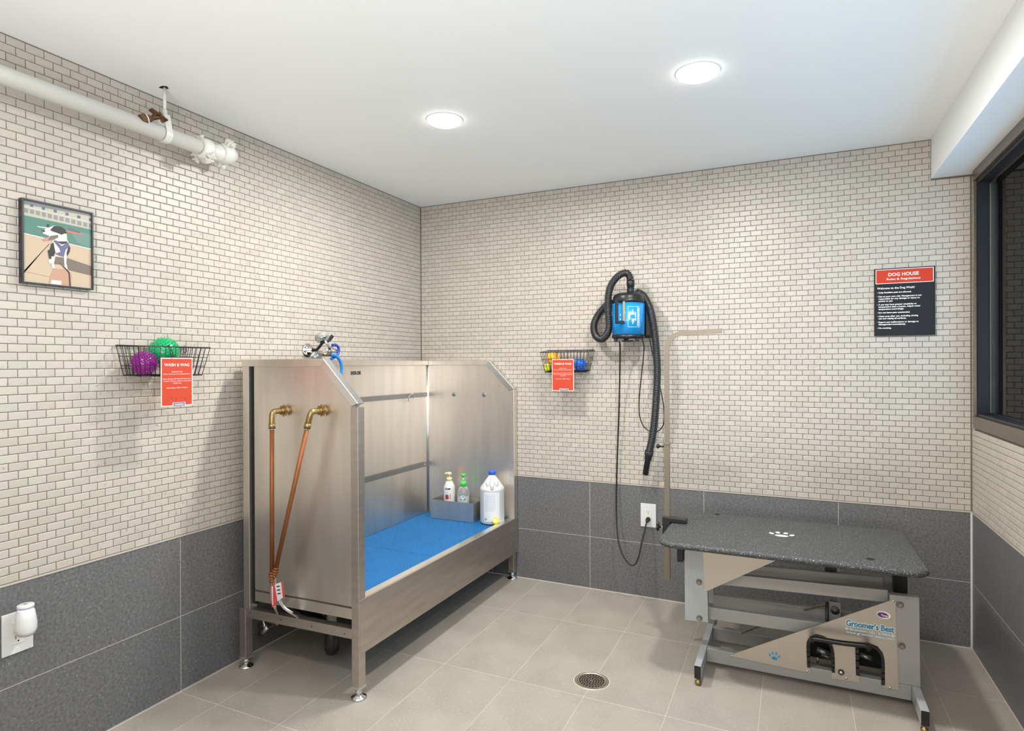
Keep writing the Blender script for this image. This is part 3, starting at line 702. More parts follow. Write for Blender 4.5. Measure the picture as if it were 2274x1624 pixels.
# ------------------------------------------------------------ wall hook with sprayer above the tub
p = W(684, 778, 0, 0.004)
hk = thing('sprayer_hook', (0.001, p.y, p.z), 'wall mounted chrome disc with a black rubber fork arm above the tub', 'hook')
MB().lathe([(0.034, 0), (0.034, 0.004), (0.026, 0.008), (0.017, 0.010), (0.015, 0.034), (0.010, 0.036)], (0.0005, p.y, p.z), (1, 0, 0), 28).build('wall_flange', m_chrome, hk)
P3 = lambda px, py, x: W(px, py, 0, x)
mb = MB(); arm = spline([P3(697, 778, 0.036), P3(703, 777, 0.05), P3(709, 771, 0.07), P3(717, 760, 0.09)], 5)
mb.tube(arm, 0.007, 10)
mb.tube(spline([arm[-1], P3(714, 757, 0.095), P3(724, 746, 0.115)], 5), 0.0085, 10); mb.tube(spline([arm[-1], P3(728, 757, 0.085), P3(733, 753, 0.09), P3(739, 745, 0.10)], 5), 0.0085, 10)
mb.build('fork_arm', m_rubber, hk)
sp = thing('pet_sprayer', P3(736, 780, 0.11), 'chrome hand sprayer with grey head, blue lever and blue hose resting in the wall hook', 'sprayer')
hc = P3(716, 751, 0.10); hn = (P3(718, 756, 0.115)-P3(714, 746, 0.085)).normalized()
ax = Vector((0.15, -0.30, 1)).normalized()
ax = (rt*(-0.45)+up*0.85-fw*(-0.30)).normalized()
MB().lathe([(0.0, -0.012), (0.022, -0.011), (0.032, -0.004), (0.034, 0.0), (0.034, 0.012), (0.030, 0.017), (0.0, 0.018)], hc, ax, 28).build('spray_head', m_grey, sp)
MB().lathe([(0.0255, -0.0125), (0.030, -0.0085), (0.030, -0.0055), (0.027, -0.004)], hc, ax, 28).build('head_ring', m_chrome, sp)
MB().cyl(P3(721, 756, 0.105), P3(733, 775, 0.11), 0.0062, 12).build('neck', m_chrome, sp)
mb = MB(); mb.cyl(P3(720, 779, 0.11), P3(734, 780, 0.11), 0.0105, 16); mb.cyl(P3(734, 780, 0.11), P3(736, 780, 0.11), 0.0125, 16); mb.cyl(P3(736, 780, 0.11), P3(747, 780, 0.11), 0.009, 16); mb.tube(spline([P3(733, 775, 0.11), P3(737, 773, 0.11), P3(743, 777, 0.11)], 4), 0.006, 10)
mb.build('valve_body', m_chrome, sp)
MB().tube(spline([P3(738, 767, 0.112), P3(744, 766, 0.112), P3(751, 771, 0.112), P3(752, 780, 0.112), P3(748, 790, 0.112), P3(738, 796, 0.11), P3(731, 800, 0.108)], 6), 0.0068, 12).build('lever', m_dblue, sp)
MB().cyl(P3(716, 787, 0.115), P3(735, 788.5, 0.115), 0.0095, 6, r2=0.0075).build('brass_connector', m_brass, sp)
MB().tube(spline([P3(734, 788, 0.115), P3(744, 790, 0.118), P3(753, 798, 0.120), P3(758, 812, 0.120), P3(758, 828, 0.118), P3(755, 850, 0.115), P3(752, 900, 0.11)], 7), 0.0075, 12).build('hose', m_hblue, sp)
mb = MB(); mb.tube(spline([P3(692, 798, 0.105), P3(694, 789, 0.11), P3(701, 784, 0.112), P3(716, 786, 0.115)], 6), 0.0075, 12)
for a in (0.3, 0.55, 0.8): q = P3(692+22*a, 798-14*a, 0.11); mb.ball(q, 0.009, 12, 8)
mb.build('swivel', m_chrome, sp)

# ============================================================ white pipe near the ceiling
XP, ZP, RP_ = 0.095, 2.088, 0.0275
t = thing('white_pipe', (XP, -2.4, ZP-RP_), 'white painted pipe running below the ceiling along the left wall', 'pipe')
MB().cyl((XP, YB+0.001, ZP), (XP, -1.60, ZP), RP_, 28).build('straight_run', m_pvc, t)
def coupling(c, d, r, ears=True, rot=0.6):
    mb = MB(); c = Vector(c); u, v, d = frame_of(d)
    mb.lathe([(r+0.001, -0.024), (r+0.008, -0.022), (r+0.012, -0.012), (r+0.013, 0), (r+0.012, 0.012), (r+0.008, 0.022), (r+0.001, 0.024)], c, d, 28)
    for a in (rot, rot+PI):
        n = u*math.cos(a)+v*math.sin(a); tt = d.cross(n)
        for s_ in (-1, 1):
            mb.obox(c+n*(r+0.018)+tt*s_*0.008, n*0.012, tt*0.004, d*0.017)
        mb.cyl(c+n*(r+0.022)-tt*0.026, c+n*(r+0.022)+tt*0.026, 0.0055, 12)
        mb.cyl(c+n*(r+0.022)-tt*0.020, c+n*(r+0.022)-tt*0.012, 0.0095, 6); mb.cyl(c+n*(r+0.022)+tt*0.012, c+n*(r+0.022)+tt*0.020, 0.0095, 6)
    return mb.build('coupling', m_pvc, t, bevel=0.0012)
coupling((XP, -1.632, ZP), (0, 1, 0), RP_, rot=0.9)
mb = MB(); mb.tube(spline([(XP, -1.62, ZP), (XP, -1.585, ZP), (XP-0.005, -1.56, ZP+0.006), (XP-0.006, -1.53, ZP+0.012)], 5), 0.030, 24)
mb.cyl((XP, -1.575, ZP+0.004), (0.0, -1.575, ZP+0.014), 0.027, 20); mb.ball((XP-0.004, -1.575, ZP+0.004), 0.034, 20, 12); mb.build('tee', m_pvc, t)
coupling((XP-0.004, -1.535, ZP+0.012), (0, 1, 0.1), RP_, rot=2.3)
MB().lathe([(0.029, 0), (0.029, 0.012), (0.022, 0.026), (0.010, 0.032), (0, 0.033)], (XP-0.004, -1.52, ZP+0.013), (0, 1, 0.1), 24).build('end_cap', m_pvc, t)
coupling((0.028, -1.575, ZP+0.010), (1, 0, -0.08), RP_, rot=0.5)
# clevis hanger
yh = -1.797
t = thing('pipe_hanger', (XP, yh, H), 'white painted strap hanger holding the pipe from the ceiling', 'pipe hanger')
MB().cyl((XP+0.002, yh, 2.165), (XP+0.002, yh, H), 0.0055, 12).build('rod', m_pvc, t)
mb = MB(); n = 28; R0 = RP_+0.0005; pts = []
prof = [(XP+R0*math.sin(a), ZP-R0*math.cos(a)) for a in [(-2.0+4.0*k/n) for k in range(n+1)]]
prof = [(XP-0.012, 2.155)]+prof+[(XP+0.012, 2.155)]
for (x0, z0_), (x1, z1_) in zip(prof, prof[1:]):
    a = Vector((x0, yh, z0_)); b_ = Vector((x1, yh, z1_)); d = (b_-a).normalized(); nn = Vector((d.z, 0, -d.x))
    mb.obox((a+b_)/2+nn*0.0012, (b_-a)*0.52, (0, 0.012, 0), nn*0.0012)
mb.box((XP-0.013, yh-0.012, 2.150), (XP+0.013, yh+0.012, 2.158)); mb.build('strap', m_pvc, t)
MB().cyl((XP+0.002, yh, 2.158), (XP+0.002, yh, 2.175), 0.009, 6).build('nut', m_pvc, t)
# the ragged hole of the rod in the ceiling
MB().prism([(XP-0.016, yh-0.010), (XP+0.006, yh-0.014), (XP+0.020, yh-0.004), (XP+0.010, yh+0.010), (XP-0.008, yh+0.008)], 2, H-0.0012, H-0.0002).build('ceiling_gap', m_dark, t)
# bare rusty sprinkler outlet on the pipe
t = thing('sprinkler_head', (XP, -1.86, ZP), 'rusty bronze sprinkler fitting on the white pipe beside the hanger', 'sprinkler')
a = P3(322, 271, 0.110); b_ = P3(341, 266, 0.128); c = P3(362, 262, 0.138); k = Vector((0.0, 0.5, 0))
a = Vector((XP+0.012, -1.893, ZP+0.016)); dd = Vector((0.35, 1.0, 0.42)).normalized()
MB().lathe([(0.017, 0), (0.0185, 0.016), (0.016, 0.017)], a, dd, 16).build('outlet_boss', m_rust, t)
MB().lathe([(0.0172, 0), (0.0172, 0.004), (0.012, 0.004)], a+dd*0.018, dd, 16).build('escutcheon', m_pvc, t)
mb = MB(); mb.lathe([(0.013, 0.022), (0.013, 0.032), (0.009, 0.034), (0.009, 0.040)], a, dd, 6)
u_, v_, d_ = frame_of(dd)
for s_ in (-1, 1): mb.tube(spline([a+dd*0.038+u_*s_*0.008, a+dd*0.048+u_*s_*0.015, a+dd*0.062+u_*s_*0.011, a+dd*0.068], 5), 0.0028, 8)
mb.cyl(a+dd*0.040, a+dd*0.066, 0.003, 8); mb.build('frame_arms', m_rust, t)
mb = MB(); mb.lathe([(0.0, 0.068), (0.010, 0.068), (0.010, 0.070), (0, 0.070)], a, dd, 20)
for k in range(14):
    q = 2*PI*k/14; n_ = u_*math.cos(q)+v_*math.sin(q); mb.obox(a+dd*0.069+n_*0.014, n_*0.005, dd.cross(n_)*0.0016, dd*0.0008)
mb.build('deflector', m_rust, t)
mb = MB(); q = P3(352, 256, 0.120); mb.obox(q, (0, 0.030, -0.010), (0.010, 0, 0.002), (0, 0, 0.0014)); mb.obox(P3(341, 258, 0.120), (0, 0.0014, 0), (0.010, 0, 0), (0, 0.002, 0.008)); mb.build('rusty_shield', m_rust, t)

# ============================================================ framed dog photograph
xf = 0.020
fy0, fy1, fz0, fz1 = W(49, 500, 0, xf).y, W(207.5, 500, 0, xf).y, 1.512, 1.770
fz1 = W(49, 438.5, 0, xf).z; fz0 = W(49, 628, 0, xf).z
t = thing('picture_frame', (0.0, (fy0+fy1)/2, fz0), 'black framed photo of a black and white dog sitting by green water', 'picture')
mb = MB(); wf = 0.0045
mb.box((0.0005, fy0, fz0), (xf, fy0+wf, fz1)); mb.box((0.0005, fy1-wf, fz0), (xf, fy1, fz1)); mb.box((0.0005, fy0+wf, fz0), (xf, fy1-wf, fz0+wf)); mb.box((0.0005, fy0+wf, fz1-wf), (xf, fy1-wf, fz1)); mb.build('frame', m_frame, t)
K0 = 0.014
def DK(pts, mi, lvl, mb):
    o = []
    for a_, b_ in pts:
        q = W(a_/5.8, 400+b_/5.8, 0, xf-0.002); o.append((K0+lvl*0.00012, min(max(q.y, fy0+wf), fy1-wf), min(max(q.z, fz0+wf), fz1-wf)))
    n = (Vector(o[1])-Vector(o[0])).cross(Vector(o[2])-Vector(o[1]))
    A_ = sum(o[i][1]*o[(i+1) % len(o)][2]-o[(i+1) % len(o)][1]*o[i][2] for i in range(len(o)))
    mb.add(o if A_ > 0 else o[::-1], [tuple(range(len(o)))], mi=mi)
PM = {n: mat('photo_'+n, tuple(v*0.86 for v in c), 0.5) for n, c in dict(sand=(214, 190, 160), pink=(206, 160, 132), grey=(150, 152, 150), pale=(202, 196, 176), dark=(52, 48, 46), white=(236, 232, 226), water=(88, 138, 122),
      water2=(110, 150, 140), viol=(112, 106, 146), tongue=(222, 140, 140), shade=(128, 112, 100), kayak=(222, 120, 80), roof=(136, 138, 138), blue=(96, 110, 128), line=(100, 84, 72)).items()}
PK = list(PM)
mb = MB(); ix = PK.index
mb.box((0.004, fy0+wf, fz0+wf), (K0, fy1-wf, fz1-wf), ix('sand'))
DK([(270, 215), (1200, 400), (1200, 640), (270, 440)], ix('pale'), 1, mb)
DK([(270, 215), (1200, 400), (1200, 470), (270, 300)], ix('roof'), 2, mb)
for k in range(12):
    a_ = 320+k*76; b_ = 355+k*18.5; DK([(a_, b_), (a_+52, b_+12), (a_+52, b_+66), (a_, b_+54)], ix('grey'), 3, mb)
    if k % 2: DK([(a_, b_-70), (a_+40, b_-62), (a_+40, b_-25), (a_, b_-35)], ix('blue'), 3, mb)
    DK([(a_-14, b_-26), (a_+62, b_-10), (a_+62, b_-2), (a_-14, b_-18)], ix('white'), 4, mb)
DK([(270, 440), (1200, 640), (1200, 895), (880, 810), (270, 670)], ix('water'), 5, mb)
DK([(900, 640), (1200, 700), (1200, 880), (1000, 800)], ix('water2'), 6, mb)
DK([(270, 670), (1200, 885), (1200, 898), (270, 684)], ix('white'), 6, mb)
DK([(850, 640), (1095, 695), (1090, 712), (860, 668)], ix('kayak'), 7, mb); DK([(480, 590), (650, 615), (640, 632), (500, 604)], ix('white'), 7, mb)
DK([(895, 610), (1040, 665), (1030, 685), (890, 645)], ix('blue'), 8, mb); DK(disc2(625, 585, 18, 20, 12), ix('dark'), 8, mb)
DK([(270, 1180), (640, 820), (646, 826), (305, 1180), (270, 1210)], ix('line'), 6, mb)
DK([(320, 1170), (650, 1245), (700, 1140), (880, 1150), (930, 1220), (920, 1380), (640, 1370), (650, 1250), (330, 1178)], ix('pink'), 7, mb)
DK([(700, 990), (860, 1000), (1190, 1110), (1190, 1230), (900, 1160), (820, 1090), (700, 1080)], ix('shade'), 8, mb)
# the dog
DK([(620, 910), (700, 860), (720, 1000), (680, 1050), (640, 1010)], ix('dark'), 9, mb); DK([(632, 1020), (670, 1015), (668, 1078), (638, 1070)], ix('white'), 10, mb)
DK([(690, 770), (870, 760), (912, 860), (900, 920), (870, 980), (860, 1060), (880, 1150), (840, 1140), (830, 1000), (720, 980), (700, 1080), (720, 1140), (672, 1125), (668, 960), (668, 820)], ix('white'), 11, mb)
DK([(668, 820), (695, 800), (720, 930), (700, 985), (662, 980), (640, 920)], ix('dark'), 12, mb); DK([(870, 800), (912, 870), (905, 920), (870, 985), (862, 940), (880, 880)], ix('dark'), 12, mb)
DK([(690, 780), (730, 775), (800, 850), (880, 800), (905, 850), (850, 900), (830, 985), (770, 975), (720, 945), (785, 925), (770, 880)], ix('viol'), 13, mb)
DK([(720, 930), (830, 975), (830, 1000), (715, 960)], ix('pink'), 12, mb)
DK([(740, 770), (870, 790), (865, 815), (800, 828), (745, 795)], ix('dark'), 14, mb)
DK([(548, 650), (600, 625), (700, 585), (760, 600), (860, 660), (870, 740), (860, 790), (750, 790), (700, 760), (620, 775), (640, 720), (560, 690)], ix('white'), 15, mb)
DK([(650, 645), (700, 590), (790, 600), (850, 640), (868, 690), (830, 690), (800, 705), (740, 680), (690, 665)], ix('dark'), 16, mb)
DK([(545, 650), (575, 640), (590, 665), (560, 670)], ix('dark'), 17, mb)
DK([(620, 775), (650, 720), (750, 705), (755, 740), (690, 770)], ix('shade'), 17, mb); DK([(555, 765), (610, 733), (635, 742), (625, 775), (575, 785)], ix('tongue'), 18, mb)
DK([(760, 1050), (850, 1130), (905, 1190), (920, 1380), (900, 1380), (890, 1200), (840, 1140)], ix('dark'), 12, mb)
DK([(672, 1285), (800, 1300), (798, 1352), (660, 1335)], ix('white'), 9, mb)
mb.build('photo_print', [PM[k] for k in PK], t)

# ============================================================ wire baskets, balls and tags
def wire_basket(A, B_, C_, D_, zr, zb, label, loc, ins=0.022, insy=0.018, nlong=14, nshort=5, hooks=None):
    """A,B at the wall, C,D at the front; rim corner points clockwise; the floor is inset"""
    t = thing('wire_basket', loc, label, 'basket', 'black wire toy baskets')
    A, B_, C_, D_ = map(Vector, (A, B_, C_, D_)); cen = (A+B_+C_+D_)/4; zz = Vector((0, 0, zb-zr)); u = (B_-A).normalized(); v = (D_-A).normalized()
    def low(P, s, q): return P+u*s*ins+v*q*insy+zz
    L = [low(A, 1, 0.3), low(B_, -1, 0.3), low(C_, -1, -1), low(D_, 1, -1)]
    mb = MB(); mb.tube([A, B_, C_, D_], 0.0024, 8, closed=True); mb.build('rim', m_wire, t)
    mb = MB(); mb.tube(L, 0.002, 8, closed=True)
    for fr in (0.36, 0.68):
        mb.tube([a.lerp(b_, fr) for a, b_ in zip((A, B_, C_, D_), L)], 0.0013, 6, closed=True)
    rimp = [A, B_, C_, D_]
    for i, n in ((0, nlong), (1, nshort), (2, nlong), (3, nshort)):
        a, b_, c, d = rimp[i], rimp[(i+1) % 4], L[i], L[(i+1) % 4]
        for k in range(n+1):
            mb.tube([a.lerp(b_, k/n), c.lerp(d, k/n)], 0.0013, 6)
    for k in range(1, nlong): mb.tube([L[0].lerp(L[1], k/nlong), L[3].lerp(L[2], k/nlong)], 0.0013, 6)
    for k in range(1, nshort): mb.tube([L[0].lerp(L[3], k/nshort), L[1].lerp(L[2], k/nshort)], 0.0013, 6)
    mb.build('wires', m_wire, t, kind='stuff')
    return t
zr, zb_ = 1.328, 1.224
bkL = wire_basket((0.008, -1.919, zr), (0.008, -1.640, zr), (0.130, -1.642, zr-0.004), (0.130, -1.922, zr-0.004), zr, zb_, 'black wire basket on the left wall holding a green and a purple ball', (0.0, -1.78, zb_))
bkB = wire_basket((0.867, -0.008, 1.333), (1.142, -0.008, 1.333), (1.146, -0.130, 1.321), (0.868, -0.130, 1.321), 1.328, 1.216, 'black wire basket on the back wall holding an orange and a blue ball', (1.0, 0.0, 1.216))
def spiky(name, c, r, m, label, n=260, spike=0.0055, base=0.0032, seed=1):
    rnd = random.Random(seed); mb = MB(); mb.ball(c, r, 28, 16); o = mb.build(name, m, None, label=label, cat='ball', group='rubber dog balls')
    mb = MB(); c = Vector(c)
    for k in range(n):
        z = 1-2*(k+0.5)/n; a = k*2.399963; q = math.sqrt(1-z*z); d = Vector((q*math.cos(a), q*math.sin(a), z)); u, v, d = frame_of(d)
        b_ = c+d*(r*0.97); mb.add([b_+(u*math.cos(x)+v*math.sin(x))*base for x in (0, 1.2566, 2.5133, 3.77, 5.0265)]+[b_+d*spike*1.6], [(0, 1, 5), (1, 2, 5), (2, 3, 5), (3, 4, 5), (4, 0, 5)])
    mb.build('spikes', m, o, kind='stuff'); return o
gx = 0.062
rg = (W(394, 782, 0, gx).y-W(335, 782, 0, gx).y)/2; cg = W(364.5, 780, 0, gx)
spiky('spiky_ball', cg, rg-0.005, m_green, 'green spiky rubber ball on top in the left wall basket')
px_ = 0.070; cp = W(320, 813, 0, px_)
spiky('spiky_ball', (px_, cp.y, zb_+0.0425), 0.0375, m_purple, 'purple spiky rubber ball in the left wall basket', seed=2)
c = W(438, 822, 0, 0.055); MB().ball((0.055, -1.71, zb_+0.0295), 0.027, 20, 12).build('pink_ball', m_pink, None, label='pale pink ball behind the orange tag in the left basket', cat='ball', group='rubber dog balls')
yy = -0.070
c = W(1288, 809, 1, yy); spiky('spiky_ball', (c.x, yy, 1.216+0.0370), 0.0325, m_bball, 'blue rubber ball at the right of the back wall basket', n=200, spike=0.003, seed=3)
c = W(1227, 795, 1, yy); spiky('spiky_ball', (c.x, -0.060, c.z-0.001), 0.0335, m_yel, 'orange-yellow ball piled high in the back wall basket', n=200, spike=0.003, seed=4)
c = W(1217, 818, 1, -0.085)
mb = MB(); mb.lathe([(0.0, 0), (0.017, 0.002), (0.019, 0.012), (0.016, 0.020), (0.019, 0.028), (0.017, 0.038), (0, 0.040)], (c.x, -0.092, 1.2185), (0, 0, 1), 20)
mb.build('lime_toy', m_lime, None, label='small lime green ribbed toy below the orange-yellow ball', cat='dog toy')

def card(fn, w_, h_, label, name, ties, cap):
    """laminated orange card; fn(u right, v up, n outwards) -> 3-D, origin bottom left"""
    t = thing('hanging_tag', fn(w_/2, 0, 0), label, 'sign', 'orange laminated dog wash tags')
    mb = MB(); q = [fn(0, 0, 0), fn(w_, 0, 0), fn(w_, h_, 0), fn(0, h_, 0)]; q2 = [fn(0, 0, -0.0008), fn(w_, 0, -0.0008), fn(w_, h_, -0.0008), fn(0, h_, -0.0008)]
    mb.add(q+q2, [(0, 1, 2, 3), (7, 6, 5, 4), (0, 4, 5, 1), (1, 5, 6, 2), (2, 6, 7, 3), (3, 7, 4, 0)]); 
    mb.build('laminate', m_cream, t)
    mb = MB(); e = 0.0035; poly(mb, [fn(e, e, 0.0003), fn(w_-e, e, 0.0003), fn(w_-e, h_-e, 0.0003), fn(e, h_-e, 0.0003)]); mb.build('orange_print', m_orange, t)
    mb = MB(); F = lambda n: (lambda u, v: fn(u, v, n))
    g = F(0.0006)
    put_text(mb, 'WASH & WAG', 0.014, lambda u, v: g(w_*0.5+u*0.93, h_*0.828+v), bold=0.0002, nb=4, align='CENTER', width=w_*0.84)
    rowsx = [(0.70, 'PLEASE DO NOT', .34), (0.655, 'feed or leave your pet unattended here', .84), (0.555, 'Please Remove All Hair & Do Not Leave', .88), (0.51, 'Towels In The Basin Before Leaving And', .86), (0.465, 'Thank You', .26), (0.37, 'Open Daily, 7:00am-9:00pm', .66)]
    for fy_, s_, wd in rowsx: put_text(mb, s_, 0.0055, lambda u, v, fy_=fy_: g(w_*0.5+u, h_*fy_+v), align='CENTER', width=w_*wd)
    mb.build('lettering', m_print, t)
    mb = MB()
    for k in range(6): paw(mb, F(0.0006), w_*(0.17+0.145*k), h_*(0.115+(0.045 if k % 2 else 0.0)+0.006*k), 0.0042, 0)
    bx0, bx1 = w_*0.37, w_*0.74
    poly(mb, [fn(bx0-0.002, 0.001, 0.0005), fn(bx1+0.002, 0.001, 0.0005), fn(bx1+0.002, h_*0.075, 0.0005), fn(bx0-0.002, h_*0.075, 0.0005)], 2)
    poly(mb, [fn(bx0, 0.001, 0.0007), fn(bx1, 0.001, 0.0007), fn(bx1, h_*0.07, 0.0007), fn(bx0, h_*0.07, 0.0007)], 1)
    put_text(mb, cap, 0.005, lambda u, v: fn((bx0+bx1)/2+u, h_*0.022+v, 0.0009), align='CENTER', mi=2, off=0.0002, width=(bx1-bx0)*0.72)
    mb.build('logo_marks', [mat('tag_brown', (130, 50, 50), 0.6), mat('tag_slate', (112, 112, 135), 0.6), m_print], t)
    for tp in ties: MB().tube(spline(tp, 6), 0.0013, 8).build('zip_tie', m_black, t)
    return t
a = W(357.5, 905, 0, 0.136); b_ = W(428, 905, 0, 0.136); zt_ = W(395, 795, 0, 0.136).z; zbm = a.z+0.001
fnc = lambda u, v, n: (0.1362+n, a.y+u, zbm+v)
card(fnc, b_.y-a.y, zt_-zbm, 'larger looking orange card hanging from the left wall basket', 'L', [[(0.134, a.y+0.040, zt_-0.006), (0.139, a.y+0.044, zt_+0.012), (0.139, a.y+0.036, zr-0.010), (0.133, a.y+0.032, zr+0.001), (0.128, a.y+0.038, zr-0.012), (0.136, a.y+0.043, zt_+0.004)]], 'THE WELLINGTON')
mb = MB(); q = W(418, 777, 0, 0.06)
mb.tube([(0.014, -1.66+0.008*math.cos(x)*0.8, 1.318+0.013*math.sin(x)) for x in [2*PI*k/20 for k in range(20)]], 0.0014, 8, closed=True); mb.build('cable_tie', m_black, None, label='looped black cable tie on the right end of the left basket', cat='cable tie')
a2 = W(1226, 868, 1, -0.136); b2 = W(1274.5, 868, 1, -0.136); zt2 = W(1250, 798, 1, -0.136).z
fnc2 = lambda u, v, n: (a2.x+u, -0.1362-n, a2.z+v)
card(fnc2, b2.x-a2.x, zt2-a2.z, 'orange card hanging from the back wall basket', 'B', [
    [(a2.x+0.024, -0.135, zt2-0.006), (a2.x+0.026, -0.139, zt2+0.012), (a2.x+0.020, -0.138, 1.312), (a2.x+0.022, -0.130, 1.325), (a2.x+0.028, -0.138, 1.31), (a2.x+0.025, -0.137, zt2+0.004)],
    [(a2.x+0.094, -0.135, zt2-0.003), (a2.x+0.095, -0.139, zt2+0.012), (a2.x+0.090, -0.136, 1.315), (a2.x+0.094, -0.130, 1.325), (a2.x+0.096, -0.138, 1.31)]], 'THE WELLINGTON')

# ============================================================ outlets
def outlet(fn, label, loc, w_=0.082, h_=0.125):
    t = thing('wall_outlet', loc, label, 'outlet', 'white wall outlets')
    def bx(mb, u0, u1, v0, v1, n0, n1, mi=0):
        q = [fn(*p) for p in ((u0, v0, n0), (u1, v0, n0), (u1, v1, n0), (u0, v1, n0), (u0, v0, n1), (u1, v0, n1), (u1, v1, n1), (u0, v1, n1))]
        mb.add(q, [(0, 3, 2, 1), (4, 5, 6, 7), (0, 1, 5, 4), (1, 2, 6, 5), (2, 3, 7, 6), (3, 0, 4, 7)], mi=mi)
    mb = MB(); bx(mb, -w_/2, w_/2, -h_/2, h_/2, 0.0004, 0.006); mb.build('cover_plate', m_plast, t, bevel=0.0015)
    mb = MB(); bx(mb, -0.0165, 0.0165, -0.034, 0.034, 0.0062, 0.0078); rc = mb.build('receptacle', m_plast2, t, bevel=0.0006)
    mb = MB()
    for s_ in (-1, 1):
        c = s_*0.0185
        bx(mb, -0.0075, -0.0058, c, c+0.009, 0.0079, 0.0081); bx(mb, 0.0055, 0.0072, c+0.001, c+0.008, 0.0079, 0.0081); 
        o = fn(0, c-0.007, 0.0079); o2 = fn(0, c-0.007, 0.0082); mb.cyl(o, o2, 0.0024, 12)
    mb.build('slots', m_dark, rc)
    for s_ in (-1, 1): MB().cyl(fn(0, s_*h_*0.40, 0.0055), fn(0, s_*h_*0.40, 0.0068), 0.0028, 12).build('screw', m_plast2, t)
    return t
c = W(1439.5, 1145, 1, -0.006); OB = Vector((c.x, 0, c.z))
outlet(lambda u, v, n: (OB.x+u, -n, OB.z+v), 'white wall outlet on the back wall with a black cord plugged in', OB)
c = W(40, 1404, 0, 0.006); OL = Vector((0, c.y, c.z))
outlet(lambda u, v, n: (n, OL.y+u, OL.z+v), 'white wall outlet low on the left wall under the air freshener', OL)
# plug-in air freshener
ax_ = 0.046; c = W(57, 1372, 0, ax_); t = thing('air_freshener', (0.0, c.y, c.z-0.04), 'white plug-in air freshener in the left wall outlet', 'air freshener')
zt_ = W(59, 1349, 0, ax_).z; zb2 = W(57, 1408, 0, ax_).z; hh = zt_-zb2
AY = OL.y+0.012; AY = c.y
mb = MB(); mb.lathe([(0.0, 0), (0.022, 0.001), (0.0275, hh*0.18), (0.0285, hh*0.35), (0.026, hh*0.6), (0.0225, hh*0.88), (0.019, hh*0.92)], (0, 0, 0), (0, 0, 1), 32)
mb.v = [(ax_+x*1.0, AY+y, zb2+z+(0.35*x if z < hh*0.3 else 0)*-0.5) for x, y, z in mb.v]; mb.build('housing', m_plast, t)
MB().lathe([(0.0195, 0), (0.0195, 0.005), (0.018, 0.006)], (ax_, AY, zb2+hh*0.915), (0, 0, 1), 28).build('glow_ring', m_glow, t)
MB().lathe([(0.0215, 0), (0.0215, 0.009), (0.020, 0.0105), (0, 0.0105)], (ax_, AY, zb2+hh*0.915+0.006), (0, 0, 1), 28).build('cap', m_plast, t)
MB().box((ax_-0.006, AY-0.004, zb2+hh*0.915+0.0166), (ax_+0.004, AY+0.004, zb2+hh*0.915+0.0172)).build('vent_slot', m_txtg, t)
mb = MB(); mb.obox((0.022, AY-0.004, OL.z+0.022), (0.013, 0, 0), (0, 0.013, 0), (0, 0, 0.014)); mb.build('plug_block', m_grey if False else m_plast2, t, bevel=0.003)

# ============================================================ pet dryer on the back wall
DY, DRD = -0.125, 0.0835
zt0, zt1 = W(1396, 669, 1, DY-DRD).z, W(1396, 744, 1, DY-DRD).z
DX = (W(1360.5, 700, 1, DY).x+W(1431.3, 700, 1, DY).x)/2; DRD = (W(1431.3, 700, 1, DY).x-W(1360.5, 700, 1, DY).x)/2-0.0005
dry = thing('pet_dryer', (DX, DY, zt1-0.04), 'blue and black canister pet dryer hung on the back wall', 'dryer')
MB().lathe([(DRD, zt1), (DRD, zt0)], (DX, DY, 0), (0, 0, 1), 48).build('body', m_blue, dry)
ztop = W(1396, 652, 1, DY).z
MB().lathe([(DRD+0.0015, zt0-0.004), (DRD+0.0015, zt0+0.012), (DRD-0.004, zt0+0.018), (DRD-0.004, ztop-0.020), (DRD-0.012, ztop-0.007), (DRD-0.028, ztop), (0.0, ztop)], (DX, DY, 0), (0, 0, 1), 48).build('top_cap', m_black, dry)
MB().lathe([(0.0, zt1-0.017), (DRD-0.006, zt1-0.017), (DRD+0.001, zt1-0.012), (DRD+0.001, zt1+0.003)], (DX, DY, 0), (0, 0, 1), 48).build('bottom_ring', m_black, dry)
for dx_ in (-0.055, 0.055): MB().box((DX+dx_-0.008, DY-0.055, zt1-0.034), (DX+dx_+0.008, DY-0.035, zt1-0.016)).build('foot_tab', m_black, dry)
MB().lathe([(0.0, zt1-0.032), (0.030, zt1-0.032), (0.034, zt1-0.0175)], (DX, DY-0.02, 0), (0, 0, 1), 24).build('filter_knob', m_black, dry)
MB().box((DX-0.045, DY-0.05, zt1-0.026), (DX+0.045, DY-0.02, zt1-0.0175)).build('intake_plate', m_grey, dry)
fa = math.atan2(CAM.y-DY, CAM.x-DX)
f0 = lambda r: (lambda u, v: (DX+r*math.cos(-PI/2+u/DRD), DY+r*math.sin(-PI/2+u/DRD), v))
def upx(px):   # arc coordinate of a photo column on the body
    best = min(((abs(PX(f0(DRD)(k*0.001, 1.5))[0]-px), k*0.001) for k in range(-120, 140)))
    return best[1]
u0, u1 = upx(1371), upx(1390)      # switch bay / handle
ztop_h, zbot_h = zt0-0.005+0.012, zt0-0.118
mb = MB(); f = f0(DRD)
